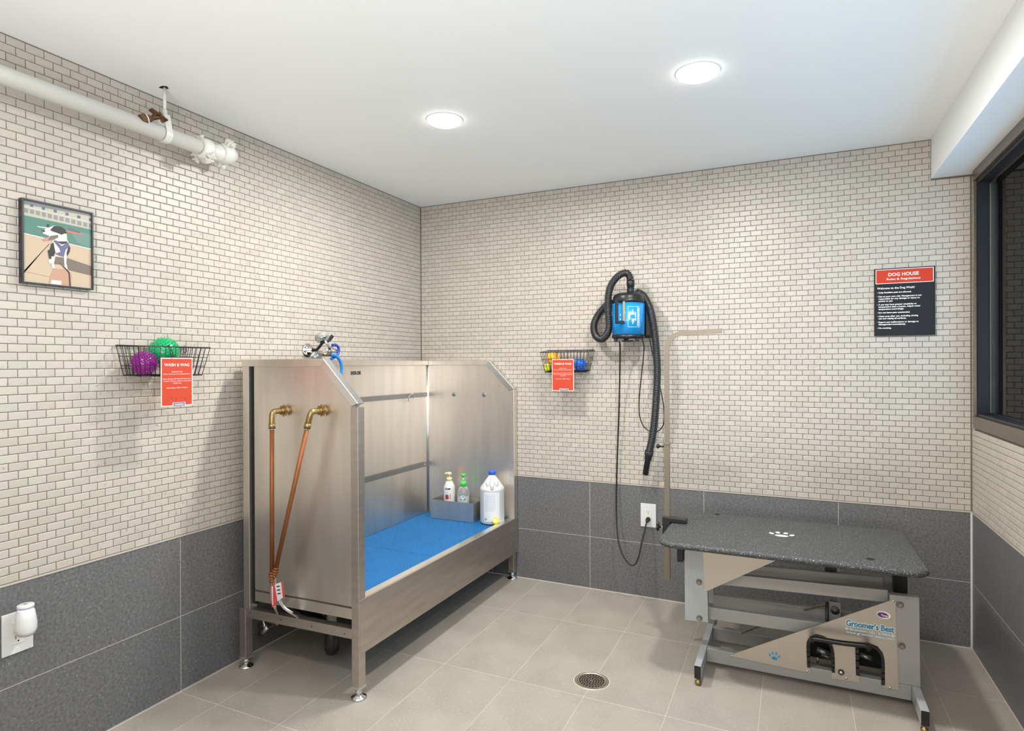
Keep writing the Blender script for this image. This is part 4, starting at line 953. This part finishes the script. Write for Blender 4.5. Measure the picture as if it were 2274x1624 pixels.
def arcbox(mb, u0, u1, v0, v1, r0, r1, mi=0, n=5):
    for k in range(n):
        a_, b_ = u0+(u1-u0)*k/n, u0+(u1-u0)*(k+1)/n
        A0, A1 = f0(r0), f0(r1)
        mb.add([A0(a_, v0), A0(b_, v0), A0(b_, v1), A0(a_, v1), A1(a_, v0), A1(b_, v0), A1(b_, v1), A1(a_, v1)],
               [(0, 3, 2, 1), (4, 5, 6, 7), (0, 1, 5, 4), (1, 2, 6, 5), (2, 3, 7, 6), (3, 0, 4, 7)], mi=mi)
ua, ub = upx(1366), upx(1389)
zA, zB = W(1372, 664, 1, DY-DRD-0.03).z, W(1372, 718, 1, DY-DRD-0.03).z
# carrying handle: a bow standing off the body, left of the brass switch plate
def HPa(px, z, y): q = W(px, 700, 1, y); return Vector((q.x, y, z))
ys_ = DY-math.sqrt(DRD**2-(W(1386, 700, 1, DY-0.08).x-DX)**2)
yo_ = DY-DRD-0.030
h1a, h1b = HPa(1386, zA-0.004, ys_+0.004), HPa(1369.5, zA-0.002, yo_)
h2a, h2b = HPa(1386, zB+0.006, ys_+0.004), HPa(1369.5, zB+0.004, yo_)
mb = MB(); dv = (h1b-h1a).normalized(); sdv = Vector((0, 0, 1))
mb.bar(h1a, h1b, 0.014, 0.018, sdv); mb.bar(h2a, h2b, 0.014, 0.018, sdv); mb.bar(h1b+Vector((0, 0, 0.007)), h2b-Vector((0, 0, 0.007)), 0.016, 0.010, dv)
mb.build('handle', m_black, dry, bevel=0.002)
g0_, g1_ = upx(1383.5), upx(1388)
mb = MB(); arcbox(mb, g0_, g1_, zB+0.004, zA-0.010, DRD, DRD+0.005); mb.build('switch_plate', m_gold, dry)
mb = MB(); fs_ = f0(DRD+0.0006)
for k, vv in enumerate((zB+0.022, zB+0.044)): poly(mb, [fs_(g0_-0.014+x, vv+y) for x, y in disc2(0, 0, 0.003, 0.004, 12)])
mb.build('switch_marks', m_print, dry)
# emblem, reads upwards
ul, ur = upx(1394.5), upx(1420); va, vb_ = W(1407, 726, 1, DY-DRD).z, W(1407, 680, 1, DY-DRD).z
mb = MB(); f = f0(DRD+0.0006)
for (a_, b_, c_, d_) in ((ul, ur, va, va+0.0012), (ul, ur, vb_-0.0012, vb_), (ul, ul+0.0012, va, vb_), (ur-0.0012, ur, va, vb_)):
    n = 6
    for k in range(n):
        x0, x1 = a_+(b_-a_)*k/n, a_+(b_-a_)*(k+1)/n; poly(mb, [f(x0, c_), f(x1, c_), f(x1, d_), f(x0, d_)])
Hh = vb_-va; Ww = ur-ul
put_text(mb, 'Commander', 0.016, lambda u, v: f(ur-0.005-v*1.05, va+0.004+u), bold=0.0006, nb=6, width=Hh*0.92, shear=0.25)
put_text(mb, 'Air Force', 0.009, lambda u, v: f(ur-0.021-v, va+Hh*0.30+u), off=0.0003, width=Hh*0.44, shear=0.25)
cx_, cy_ = ul+Ww*0.42, va+Hh*0.5
star = [(cx_+(0.010 if k % 2 == 0 else 0.0042)*math.cos(PI/2+k*PI/5), cy_+(0.010 if k % 2 == 0 else 0.0042)*math.sin(PI/2+k*PI/5)) for k in range(10)]
for s_ in (-1, 1):
    for j in range(4):
        q = [(cx_-0.009+j*0.0048, cy_+s_*0.010), (cx_-0.0055+j*0.0048, cy_+s_*0.010), (cx_-0.001+j*0.0042, cy_+s_*(0.040-j*0.0075)), (cx_-0.0035+j*0.0042, cy_+s_*(0.038-j*0.0075))]
        poly(mb, [f(*p) for p in (q if s_ > 0 else q[::-1])])
poly(mb, [f(*p) for p in ((ul+0.004, cy_-0.013), (ul+0.011, cy_-0.013), (ul+0.011, cy_+0.013), (ul+0.004, cy_+0.013))])
mb.build('emblem', m_print, dry)
mb = MB(); f = f0(DRD+0.0009); poly(mb, [f(*p) for p in star]); mb.build('emblem_star', m_blue, dry)
# wall bracket
mb = MB(); mb.box((DX-0.03, DY+DRD-0.012, zt1-0.01), (DX+0.10, -0.0005, zt1+0.01)); mb.box((DX-0.04, -0.020, zt1), (DX+0.098, -0.0005, zt0))
mb.box((DX+0.085, -0.095, zt1), (DX+0.0985, -0.0005, zt0-0.02)); mb.build('wall_bracket', m_rubber, dry, bevel=0.001)
# hose
nz0 = Vector(W(1396, 650, 1, DY)); nz1 = Vector(W(1398, 621, 1, DY))
mb = MB(); mb.lathe([(0.020, 0), (0.0195, 0.020), (0.0180, 0.040), (0.0205, 0.042), (0.0210, 0.060), (0.0200, nz1.z-nz0.z+0.008)], (DX+0.012, DY, ztop-0.006), (0, 0, 1), 24)
hose = None
yH = -0.150
hp = [(DX+0.012, DY, nz1.z-0.002)]
for px, py, y in ((1396, 611, -0.128), (1390, 606.5, -0.135), (1380, 609, -0.14), (1369, 617, -0.145), (1357, 634, -0.15), (1351, 657, -0.155), (1350.5, 690, -0.155), (1352.5, 718, -0.15), (1350, 738, -0.14), (1342, 750, -0.125), (1333, 753, -0.11),
                  (1324, 747, -0.09), (1319, 734, -0.075), (1320, 717, -0.06), (1328, 700, -0.045), (1339, 686, -0.034), (1352, 676, -0.024)):
    hp.append(W(px, py, 1, y))
hp += [Vector((DX-0.02, -0.024, 1.60)), Vector((DX+0.03, -0.028, 1.625))]
for px, py, y in ((1415, 650, -0.04), (1428, 657, -0.055), (1440, 678, -0.08), (1448, 704, -0.10), (1453, 735, -0.11), (1457, 770, -0.115), (1459.5, 810, -0.115), (1459.5, 845, -0.11), (1457, 890, -0.10), (1454, 930, -0.09), (1449, 970, -0.08), (1441, 1007, -0.07)):
    hp.append(W(px, py, 1, y))
hs = resample(spline(hp, 10), 0.00225)
def rr(i): return (0.0152, 0.0192, 0.0202, 0.0192)[i % 4]
mbh = MB(); mbh.tube(hs, 0.019, 14, rfun=rr)
ho = mbh.build('hose', m_hose, dry)
mb.build('hose_cuff', m_black, ho)
e = hs[-1]; d = (hs[-1]-hs[-6]).normalized(); e2 = W(1433, 1054, 1, -0.06); d2 = (e2-e).normalized()
MB().lathe([(0.0225, -0.012), (0.0225, 0.012), (0.019, 0.016), (0.0185, 0.036), (0.0150, 0.040), (0.0140, (e2-e).length)], e, d2, 22).build('nozzle', m_rubber, ho)
# power cord to the outlet
cp_ = [Vector((DX-0.045, DY-0.02, zt1-0.018))]
for px, py, y in ((1377, 775, -0.10), (1376, 850, -0.06), (1374, 930, -0.04), (1371, 1010, -0.03), (1369, 1090, -0.03), (1369, 1150, -0.05), (1373, 1200, -0.09), (1384, 1235, -0.12), (1399, 1254, -0.13), (1410, 1254, -0.13), (1418, 1238, -0.12), (1424, 1210, -0.10), (1431, 1180, -0.07)): cp_.append(W(px, py, 1, y))
pl = Vector((OB.x+0.001, -0.046, OB.z-0.026)); cp_.append(pl)
MB().tube(spline(cp_, 6), 0.0042, 10).build('power_cord', m_black, dry)
mb = MB(); mb.cyl((OB.x+0.001, -0.0085, OB.z-0.020), (OB.x+0.001, -0.030, OB.z-0.020), 0.013, 16, r2=0.011); mb.cyl((OB.x+0.001, -0.030, OB.z-0.020), pl, 0.010, 12, r2=0.0055); mb.build('plug', m_black, dry)
cp_ = [Vector((DX+0.072, DY-0.01, zt1-0.012))]
for px, py, y in ((1430, 775, -0.09), (1425, 830, -0.07), (1420, 880, -0.05), (1420, 920, -0.045), (1428, 945, -0.04), (1441, 957, -0.04), (1455, 960, -0.04), (1468, 952, -0.04), (1475, 935, -0.04), (1474, 905, -0.04), (1468, 870, -0.045), (1461, 840, -0.055), (1452, 800, -0.06), (1444, 760, -0.055), (1439, 720, -0.05), (1434, 690, -0.04)): cp_.append(W(px, py, 1, y))
MB().tube(spline(cp_, 6), 0.003, 10).build('spare_cord_loop', m_black, dry)

# ============================================================ rules sign
sx0, sx1, sz0, sz1 = 2.484, 2.7185, 1.380, 1.688
t = thing('rules_sign', ((sx0+sx1)/2, 0, sz0), 'charcoal and red rules sign high on the back wall beside the window', 'sign')
MB().box((sx0, -0.010, sz0), (sx1, -0.0005, sz1)).build('panel', m_sign, t, bevel=0.0008)
SW = sx1-sx0; ys = -0.0103
mb = MB(); g = lambda n: (lambda u, v: (sx0+u, ys-n, sz1-v))
def rect(mb, u0, u1, v0, v1, n, mi): q = g(n); poly(mb, [q(u0, v1), q(u1, v1), q(u1, v0), q(u0, v0)], mi)
rect(mb, 0.0055, SW-0.0055, 0.0045, 0.070, 0.0001, 0); rect(mb, 0.008, SW-0.008, 0.007, 0.0675, 0.0003, 1); mb.build('red_header', [m_print, m_red], t)
mb = MB(); q = lambda u0, v0: (lambda u, v: (sx0+u0+u, ys-0.0006, sz1-v0+v))
put_text(mb, 'DOG HOUSE', 0.021, q(SW*0.485, 0.036), bold=0.0004, nb=4, align='CENTER', width=0.117)
put_text(mb, 'Rules & Regulations', 0.013, q(SW*0.485, 0.054), align='CENTER', off=0.0001, width=0.130)
put_text(mb, 'Welcome to the Dog Wash!', 0.0125, q(0.0115, 0.0945), bold=0.0003, nb=4, width=0.145)
lines = [(0.113, 1, 'Only Resident pets are allowed.', .128), (0.131, 1, 'Use at your own risk. Management is not', .166), (0.1415, 0, 'responsible for any damage or injury to', .159), (0.152, 0, 'person or pet.', .056),
         (0.168, 1, 'A pet may have greater sensitivity to', .148), (0.1785, 0, 'temperature than a human. Adjust water', .163), (0.189, 0, 'temperature accordingly.', .100), (0.205, 1, 'Do not leave pets unattended.', .122),
         (0.2215, 1, 'Clean area after use, including rinsing', .153), (0.232, 0, 'tub and wiping all surfaces.', .109), (0.2485, 1, 'Report any malfunctions or damage to', .155), (0.259, 0, 'Management immediately.', .106), (0.2755, 1, 'No smoking.', .050)]
for v, bl, s_, wd in lines:
    put_text(mb, s_, 0.0092, q(0.0165, v), off=0.0003, width=wd)
    if bl: poly(mb, [q(0.0125, v)(x, 0.003+y) for x, y in disc2(0, 0, 0.0012, 0.0012, 8)])
mb.build('lettering', m_print, t)

# ============================================================ grooming table
YT = -0.645
P1 = lambda px, py, y=YT: W(px, py, 1, y)
CR = lambda a, b: (1440+a/3.0985, 1100+b/3.0985)
X2 = lambda a, b, y=YT: (lambda q: (q.x, q.z))(W(*CR(a, b), 1, y))
gt = thing('grooming_table', (2.17, -0.53, 0), 'low lifting grooming table with black pebbled top by the back wall', 'table')
ZTT = 0.55
# top: rounded slab
tx0_, tx1_, ty0_, ty1_ = 1.645, 2.566, -0.822, -0.253
def rrect(x0, x1, y0, y1, r, n=8):
    o = []
    for cx, cy, a0 in ((x1-r, y0+r, -PI/2), (x1-r, y1-r, 0), (x0+r, y1-r, PI/2), (x0+r, y0+r, PI)):
        o += [(cx+r*math.cos(a0+PI/2*k/n), cy+r*math.sin(a0+PI/2*k/n)) for k in range(n+1)]
    return o
mb = MB(); ring = []; NE = 8
for k in range(NE+1):
    a = -PI/2+PI*k/NE; ring.append((0.0125*(1-math.cos(a)), 0.0125*math.sin(a)))
vs = []; 
for ins_, dz in ring: vs += [(x, y, ZTT-0.0125+dz) for x, y in rrect(tx0_+ins_, tx1_-ins_, ty0_+ins_, ty1_-ins_, 0.060-ins_)]
n = len(rrect(0, 1, 0, 1, .1)); fs = [(i*n+k, i*n+(k+1) % n, (i+1)*n+(k+1) % n, (i+1)*n+k) for i in range(NE) for k in range(n)]
mb.add(vs, fs, True); mb.f.append(list(range(n))[::-1]); mb.f.append([NE*n+k for k in range(n)]); mb.sm += [False, False]; mb.mi += [0, 0]; mb.tint += [None, None]
top = mb.build('tabletop', m_top, gt)
mb = MB(); paw(mb, lambda u, v: (2.098+u, -0.528+v, ZTT+0.0006), 0, 0.0, 0.062, 0); mb.build('paw_print', m_pawg, top)
for x, y in ((1.82, -0.282), (2.393, -0.734)): MB().lathe([(0.013, 0), (0.013, 0.0007)], (x, y, ZTT), (0, 0, 1), 20).build('strap_hole', m_dark, top)
# base: two foot beams, two long rails
for x0, x1 in ((1.789, 1.815), (2.531, 2.557)):
    fb = MB().box((x0, -0.813, 0.030), (x1, -0.25, 0.080)).build('foot_beam', m_alu2, gt, bevel=0.0015)
    for y0, y1 in ((-0.8165, -0.8135), (-0.2495, -0.2465)): MB().box((x0+0.001, y0, 0.0305), (x1-0.001, y1, 0.0785)).build('end_cap', m_black, fb)
    for yy in (-0.80, -0.265):
        MB().lathe([(0.0095, 0), (0.0115, 0.004), (0.0115, 0.014), (0.007, 0.016), (0.007, 0.0295)], ((x0+x1)/2, yy, 0), (0, 0, 1), 14).build('levelling_foot', m_brass, fb)
MB().box((1.8155, YT, 0.025), (2.5305, YT+0.03, 0.079)).build('base_rail', m_alu, gt, bevel=0.0015)
MB().box((1.8155, -0.43, 0.025), (2.5305, -0.40, 0.079)).build('base_rail', m_alu, gt, bevel=0.0015)
# upright plates: right one belongs to the base, left one to the top
for y0 in (YT, -0.43):
    MB().prism([(2.463, 0.0795), (2.558, 0.0805), (2.555, 0.404), (2.463, 0.402)], 1, y0, y0+0.030).build('base_upright', m_alu, gt, bevel=0.0015)
    MB().prism([(1.728, 0.180), (1.822, 0.186), (1.815, 0.5235), (1.775, 0.5235), (1.727, 0.470)], 1, y0, y0+0.030).build('top_upright', m_alu2, gt, bevel=0.0015)
# lifting arms (parallel bars)
for y0, m_ in ((YT+0.032, m_alu), (-0.465, m_alu)):
    MB().bar((1.80, y0+0.0125, 0.360), (2.462, y0+0.0125, 0.3835), 0.046, 0.025, (0, 0, 1)).build('lift_arm', m_, gt, bevel=0.0012)
    MB().bar((1.823, y0+0.0125, 0.213), (2.49, y0+0.0125, 0.2235), 0.050, 0.025, (0, 0, 1)).build('lift_arm', m_, gt, bevel=0.0012)
for x, z in ((1.786, 0.349), (1.787, 0.199), (2.495, 0.371), (2.500, 0.221)):
    bo = MB().lathe([(0.012, 0), (0.012, 0.0025), (0.0105, 0.003)], (x, YT-0.0003, z), (0, -1, 0), 20).build('pivot_bolt', m_pole, gt)
    MB().cyl((x, YT-0.0033, z), (x, YT-0.012, z), 0.0075, 6).build('bolt_head', m_bar, bo)
# top frame under the slab
MB().box((1.70, YT+0.01, 0.5135), (2.53, YT+0.035, 0.5245)).build('top_frame_rail', m_under, gt)
MB().box((1.76, -0.46, 0.475), (2.50, -0.43, 0.5245)).build('top_frame_rail', m_under, gt)
for x0, x1, y0, z0_ in ((1.697, 1.7215, YT-0.003, 0.422), (2.498, 2.545, -0.47, 0.355)):
    mb = MB(); mb.box((x0, y0, z0_), (x1, y0+0.05, 0.5245)); mb.box((x0-0.012, y0-0.004, 0.505), (x1+0.012, y0+0.06, 0.5246)); mb.build('mount_bracket', m_black, gt, bevel=0.001)
# cross piece, actuator and rods in the middle
q0 = X2(1215, 505, -0.42); q1 = X2(1295, 515, -0.42); q2 = X2(1305, 640, -0.42)
MB().box((q0[0], -0.425, q2[1]-0.02), (q1[0], -0.400, 0.4745)).build('cross_strut', m_under, gt)
a = W(*CR(1283, 790), 1, -0.52); 
mb = MB(); mb.box((a.x-0.021, -0.52, 0.082), (a.x+0.021, -0.49, a.z+0.030)); mb.build('lift_strut', m_alu, gt, bevel=0.002)
MB().lathe([(0.017, 0), (0.017, 0.004), (0.005, 0.0045), (0.005, 0.006)], (a.x, -0.5203, a.z), (0, -1, 0), 24).build('strut_bolt', m_bar, gt)
for a_, b_ in (((1070, 790), (1225, 755)), ((640, 950), (790, 890))):
    pa, pb = W(*CR(*a_), 1, -0.50), W(*CR(*b_), 1, -0.44); MB().bar(pa, pb, 0.010, 0.003, (0, 0, 1)).build('brace_strip', m_guard, gt)
mb = MB(); pa = W(*CR(1238, 740), 1, -0.545); mb.cyl((pa.x-0.008, -0.545, 0.10), (pa.x-0.004, -0.545, pa.z), 0.006, 12); mb.build('piston_rod', m_black, gt)
# upper left guard plate
yp = YT-0.0035
tl = [X2(375, 380, yp), X2(888, 436, yp), X2(885, 447, yp), X2(396, 664, yp), X2(385, 664, yp)]
tl[0] = (tl[0][0], 0.500); tl[1] = (tl[1][0], 0.497)
gp = MB().prism(tl, 1, yp, yp+0.0025).build('guard_plate', m_guard, gt)
def screws(lst, par, y=yp):
    for a_, b_ in lst:
        q = W(*CR(a_, b_), 1, y-0.0005); MB().lathe([(0.0045, 0), (0.0038, 0.0018), (0.0, 0.0024)], (q.x, y-0.0002, q.z), (0, -1, 0), 14).build('screw', m_steelb, par)
screws([(388, 390), (874, 442), (393, 655)], gp)
# lower right guard plate with two arched openings
yp2 = YT-0.0035; Q = lambda a, b: X2(a, b, yp2)
def arch(pts): return [Q(*p) for p in pts]
pl_ = [Q(565, 1108), Q(590, 1090)]+[Q(1670, 724), Q(1698, 716), Q(1720, 1345), Q(1607, 1325), Q(1607, 1300)]
out_ = arch([(565, 1108), (600, 1088), (1670, 724), (1698, 716), (1722, 1345), (1607, 1325), (1608, 1300)])
out_ += arch([(1628, 1302), (1625, 1150), (1612, 1085), (1575, 1040), (1510, 1015), (1450, 1010), (1425, 1020), (1423, 1060), (1428, 1240), (1450, 1246), (1450, 1293), (1262, 1262), (1260, 1213), (1283, 1218)])
out_ += arch([(1280, 1090), (1262, 1020), (1215, 972), (1155, 956), (1110, 972), (1088, 1010), (1086, 1050), (1092, 1183), (1113, 1190), (1114, 1226), (1095, 1222)])
g2 = MB(); g2.prism(out_, 1, yp2, yp2+0.0025); g2 = g2.build('guard_plate', m_guard, gt)
screws([(572, 1109), (1686, 730), (1092, 1212), (1361, 1261), (1663, 1326)], g2)
edge1 = arch([(1103, 1185), (1100, 1050), (1104, 1008), (1125, 980), (1155, 968), (1205, 984), (1250, 1027), (1268, 1090), (1272, 1214)])
edge2 = arch([(1440, 1240), (1436, 1060), (1438, 1030), (1460, 1022), (1505, 1027), (1565, 1052), (1600, 1092), (1613, 1150), (1614, 1300)])
for e_ in (edge1, edge2):
    mb = MB(); sp3 = spline([(x, yp2, z) for x, z in e_], 4)
    for p_, q_ in zip(sp3, sp3[1:]): mb.bar(p_, q_+(q_-p_)*0.15, 0.008, 0.011, (0, 1, 0))
    mb.build('edge_trim', m_black, g2)
q = W(*CR(1326, 1220), 1, yp2-0.002); mb = MB(); mb.lathe([(0.0105, 0), (0.0105, 0.003), (0.008, 0.004)], (q.x, yp2-0.0003, q.z), (0, -1, 0), 24); kb = mb.build('button', m_black, g2)
MB().lathe([(0.0065, 0.0042), (0.0065, 0.007), (0, 0.0075)], (q.x, yp2-0.0003, q.z), (0, -1, 0), 20).build('button_face', m_chrome, g2)
# foot pedal bar
yh_ = YT-0.055
hl = W(*CR(1133, 985), 1, yh_); hr = W(*CR(1515, 1040), 1, yh_)
mb = MB(); mb.tube(spline([(hl.x+0.004, YT+0.05, hl.z-0.035), (hl.x, YT-0.01, hl.z-0.028), (hl.x-0.002, yh_+0.006, hl.z-0.008), (hl.x+0.010, yh_, hl.z), ((hl.x+hr.x)/2, yh_, (hl.z+hr.z)/2-0.002), (hr.x-0.010, yh_, hr.z), (hr.x+0.002, yh_+0.006, hr.z-0.008), (hr.x, YT-0.01, hr.z-0.028), (hr.x-0.004, YT+0.05, hr.z-0.035)], 8), 0.0098, 14)
mb.build('pedal_bar', mat('glossy_black_bar', (40, 38, 36), 0.18, 0.3), gt)
mb = MB()
for a_, y_, r_ in (((1200, 1075), -0.60, 0.011), ((1495, 1110), -0.60, 0.009), ((1230, 1100), -0.58, 0.014)):
    q = W(*CR(*a_), 1, y_); mb.cyl((q.x-0.02, y_, q.z+0.004), (q.x+0.022, y_, q.z-0.006), r_, 12)
q = W(*CR(1165, 1150), 1, -0.60); mb.cyl((q.x, -0.60, 0.081), (q.x, -0.60, q.z+0.02), 0.004, 8); mb.build('pump_linkage', m_bar, gt)
mb = MB(); mb.box((2.19, -0.56, 0.081), (2.452, -0.47, 0.185)); mb.build('pump_housing', m_dark, gt, bevel=0.01)  # coloured black for the shade behind the arched openings
# prints on the guard plate
g2f = lambda n: (lambda o, s: None)
mb = MB(); bl = Vector((*Q(867, 1112), 0)); paw(mb, lambda u, v: (bl[0]+u, yp2-0.0006, bl[1]+v), 0, 0, 0.026, 0, claws=True); mb.build('paw_decal', m_pawb, g2)
L0, L1 = Q(1352, 897), Q(1695, 940); sl = (L1[1]-L0[1])/(L1[0]-L0[0])
def lf(u0, v0, n):
    return lambda u, v: (L0[0]+u0+u, yp2-n, L0[1]+v0+v+sl*0)
LW = L1[0]-L0[0]; zl1 = Q(1352, 893)[1]; zb_l = {}
mb = MB()
def textrow(body, size, cz, wd, n, mi, bold, x0=0.0, nb=12): put_text(mb, body, size, lambda u, v: (L0[0]+x0+u, yp2-n, cz+v), mi=mi, width=wd, bold=bold, nb=nb)
czA = Q(1352, 890)[1]-0.002
textrow("Groomer's Best", 0.030, czA, LW*0.955, 0.0004, 0, 0.0034, LW*0.022)
textrow("Groomer's Best", 0.030, czA, LW*0.955, 0.0008, 1, 0.0013, LW*0.022)
textrow("Brandon, SD  57005", 0.0120, czA-0.0160, LW*0.80, 0.0004, 1, 0.0010, LW*0.10, 8)
textrow("Brandon, SD  57005", 0.0120, czA-0.0160, LW*0.80, 0.0008, 0, 0.00025, LW*0.10, 4)
textrow("www.groomersbest.com", 0.0120, czA-0.0280, LW*0.96, 0.0004, 1, 0.0010, LW*0.02, 8)
textrow("www.groomersbest.com", 0.0120, czA-0.0280, LW*0.96, 0.0008, 0, 0.00025, LW*0.02, 4)
for fx_ in (0.035, 0.965): paw(mb, lambda u, v: (L0[0]+LW*fx_+u, yp2-0.0008, czA-0.013+v), 0, 0, 0.008, 0)
mb.build('maker_decal', [m_print, m_logo], g2)
c_ = Q(1618, 825); mb = MB(); ff = lambda n: (lambda u, v: (c_[0]+u*math.cos(-0.1)-v*math.sin(-0.1), yp2-n, c_[1]+u*math.sin(-0.1)+v*math.cos(-0.1)))
poly(mb, [ff(0.0004)(*p) for p in disc2(0, 0, 0.0225, 0.0135, 28)], 0); poly(mb, [ff(0.0006)(*p) for p in disc2(-0.002, -0.001, 0.018, 0.0100, 24)], 1)
for k in range(4):
    y_ = 0.006-k*0.0042; poly(mb, [ff(0.0008)(*p) for p in ((-0.010+k*0.003, y_), (0.0, y_-0.0035), (0.014, y_-0.0030+0.001*k), (0.013, y_-0.0055), (-0.001, y_-0.006), (-0.011+k*0.003, y_-0.0022))], 2 if k % 2 == 0 else 0)
mb.build('flag_sticker', [m_print, m_navy, m_red], g2)

# ------------------------------------------------------------ grooming arm clamped on the table edge
AX, AYY = 1.6295, -0.500
ga = thing('grooming_post', (AX, AYY, 0.28), 'tall nickel plated grooming arm clamped to the left table edge', 'grooming arm')
MB().box((AX-0.0125, AYY-0.006, 0.288), (AX+0.0125, AYY+0.006, 0.905)).build('lower_post', m_pole, ga, bevel=0.001)
az = W(1480, 985, 1, AYY).z
# bent upper bar
zt3 = 1.391; rb = 0.072; pts = [Vector((AX, AYY, 0.86)), Vector((AX, AYY, zt3-rb))]
for k in range(1, 9):
    a = PI/2*k/8; pts.append(Vector((AX+rb*(1-math.cos(a)), AYY, zt3-rb+rb*math.sin(a))))
ep = W(1603, 735, 1, AYY); pts.append(Vector((ep.x, AYY, ep.z)))
mb = MB(); sct = []
for i, p_ in enumerate(pts):
    d = (pts[min(i+1, len(pts)-1)]-pts[max(i-1, 0)]).normalized(); nrm = Vector((d.z, 0, -d.x)); sct.append((p_, nrm))
vs = []
for p_, nrm in sct:
    for a_, b_ in ((-1, -1), (1, -1), (1, 1), (-1, 1)): vs.append(p_+nrm*a_*0.0105+Vector((0, 0.0048*b_, 0)))
fs = [(i*4+k, i*4+(k+1) % 4, (i+1)*4+(k+1) % 4, (i+1)*4+k) for i in range(len(pts)-1) for k in range(4)]+[(3, 2, 1, 0), tuple(len(vs)-4+k for k in range(4))]
mb.add(vs, [f_[::-1] for f_ in fs]); mb.build('bent_bar', m_pole, ga)
MB().box((AX-0.015, AYY-0.010, az-0.006), (AX+0.015, AYY+0.009, az+0.006)).build('collar', m_pole, ga, bevel=0.0015)
def knob(c, d, r, L, nm='knob'):
    mb = MB(); c = Vector(c); mb.cyl(c, c+Vector(d)*L, 0.0035, 10); u, v, dd = frame_of(d); e_ = c+dd*L
    mb.lathe([(0.006, 0), (r*0.8, 0.002), (r*0.8, 0.012), (0.006, 0.014)], e_, dd, 20)
    for k in range(6): a = 2*PI*k/6; mb.ball(e_+dd*0.007+(u*math.cos(a)+v*math.sin(a))*r*0.75, r*0.34, 10, 6)
    return mb.build(nm, m_black, ga)
knob((AX-0.0127, AYY, W(1461, 991, 1, AYY).z), (-1, 0, 0), 0.011, 0.020, 'adjusting_knob')
mb = MB()
zc0 = ZTT+0.001
mb.prism([(AX-0.018, 0.480), (AX+0.016, 0.480), (AX+0.016, zc0), (AX+0.082, zc0), (AX+0.088, zc0+0.006), (AX+0.082, zc0+0.019), (AX-0.018, zc0+0.022)], 1, AYY-0.022, AYY+0.024)
mb.prism([(AX+0.0165, 0.480), (AX+0.070, 0.486), (AX+0.070, 0.496), (AX+0.0165, 0.500)], 1, AYY-0.018, AYY+0.018)
mb.build('table_clamp', m_black, ga, bevel=0.003)
mb = MB(); mb.cyl((AX+0.045, AYY, 0.496), (AX+0.045, AYY, 0.5238), 0.005, 10); mb.build('clamp_screw', m_bar, ga)
MB().lathe([(0.007, 0), (0.007, 0.004), (0.005, 0.008)], (AX-0.0181, AYY-0.004, 0.522), (-1, 0, 0), 14).build('knob_washer', m_chrome, ga)
knob((AX-0.018, AYY-0.004, 0.522), (-1, 0, 0), 0.018, 0.016, 'clamp_knob')

# ============================================================ floor drain
t = thing('floor_drain', (DR.x, DR.y, 0), 'round slotted metal floor drain set in the taupe tiles', 'drain')
MB().lathe([(0.054, -0.003), (0.0545, 0.0008), (0.066, 0.0012), (0.0685, 0.0002), (0.0685, -0.003)], (DR.x, DR.y, 0), (0, 0, 1), 48).build('ring', m_drain, t)
MB().lathe([(0.0, 0), (0.0535, 0)], (DR.x, DR.y, -0.0002), (0, 0, 1), 32).build('well', m_dark, t)
mb = MB(); n = 48
for r0, r1 in ((0.0, 0.006), (0.0125, 0.0155), (0.0225, 0.0255), (0.0320, 0.0350), (0.0410, 0.0440), (0.0500, 0.0538)):
    for k in range(n):
        a0, a1 = 2*PI*k/n, 2*PI*(k+1)/n
        mb.add([(DR.x+r*math.cos(a), DR.y+r*math.sin(a), z) for z in (0.0004,) for r, a in ((r0, a0), (r1, a0), (r1, a1), (r0, a1))], [(0, 1, 2, 3)])
for r0, r1, m_ in ((0.006, 0.0125, 6), (0.0155, 0.0225, 10), (0.0255, 0.032, 16), (0.035, 0.041, 20), (0.044, 0.050, 24)):
    for k in range(m_):
        a = 2*PI*(k+0.5*(m_ == 16))/m_; d = Vector((math.cos(a), math.sin(a), 0)); s_ = Vector((-d.y, d.x, 0))*0.0016; o_ = Vector((DR.x, DR.y, 0.0004))
        mb.add([o_+d*(r0-0.0005)-s_, o_+d*(r1+0.0005)-s_, o_+d*(r1+0.0005)+s_, o_+d*(r0-0.0005)+s_], [(0, 1, 2, 3)])
mb.build('grate', m_drain, t)
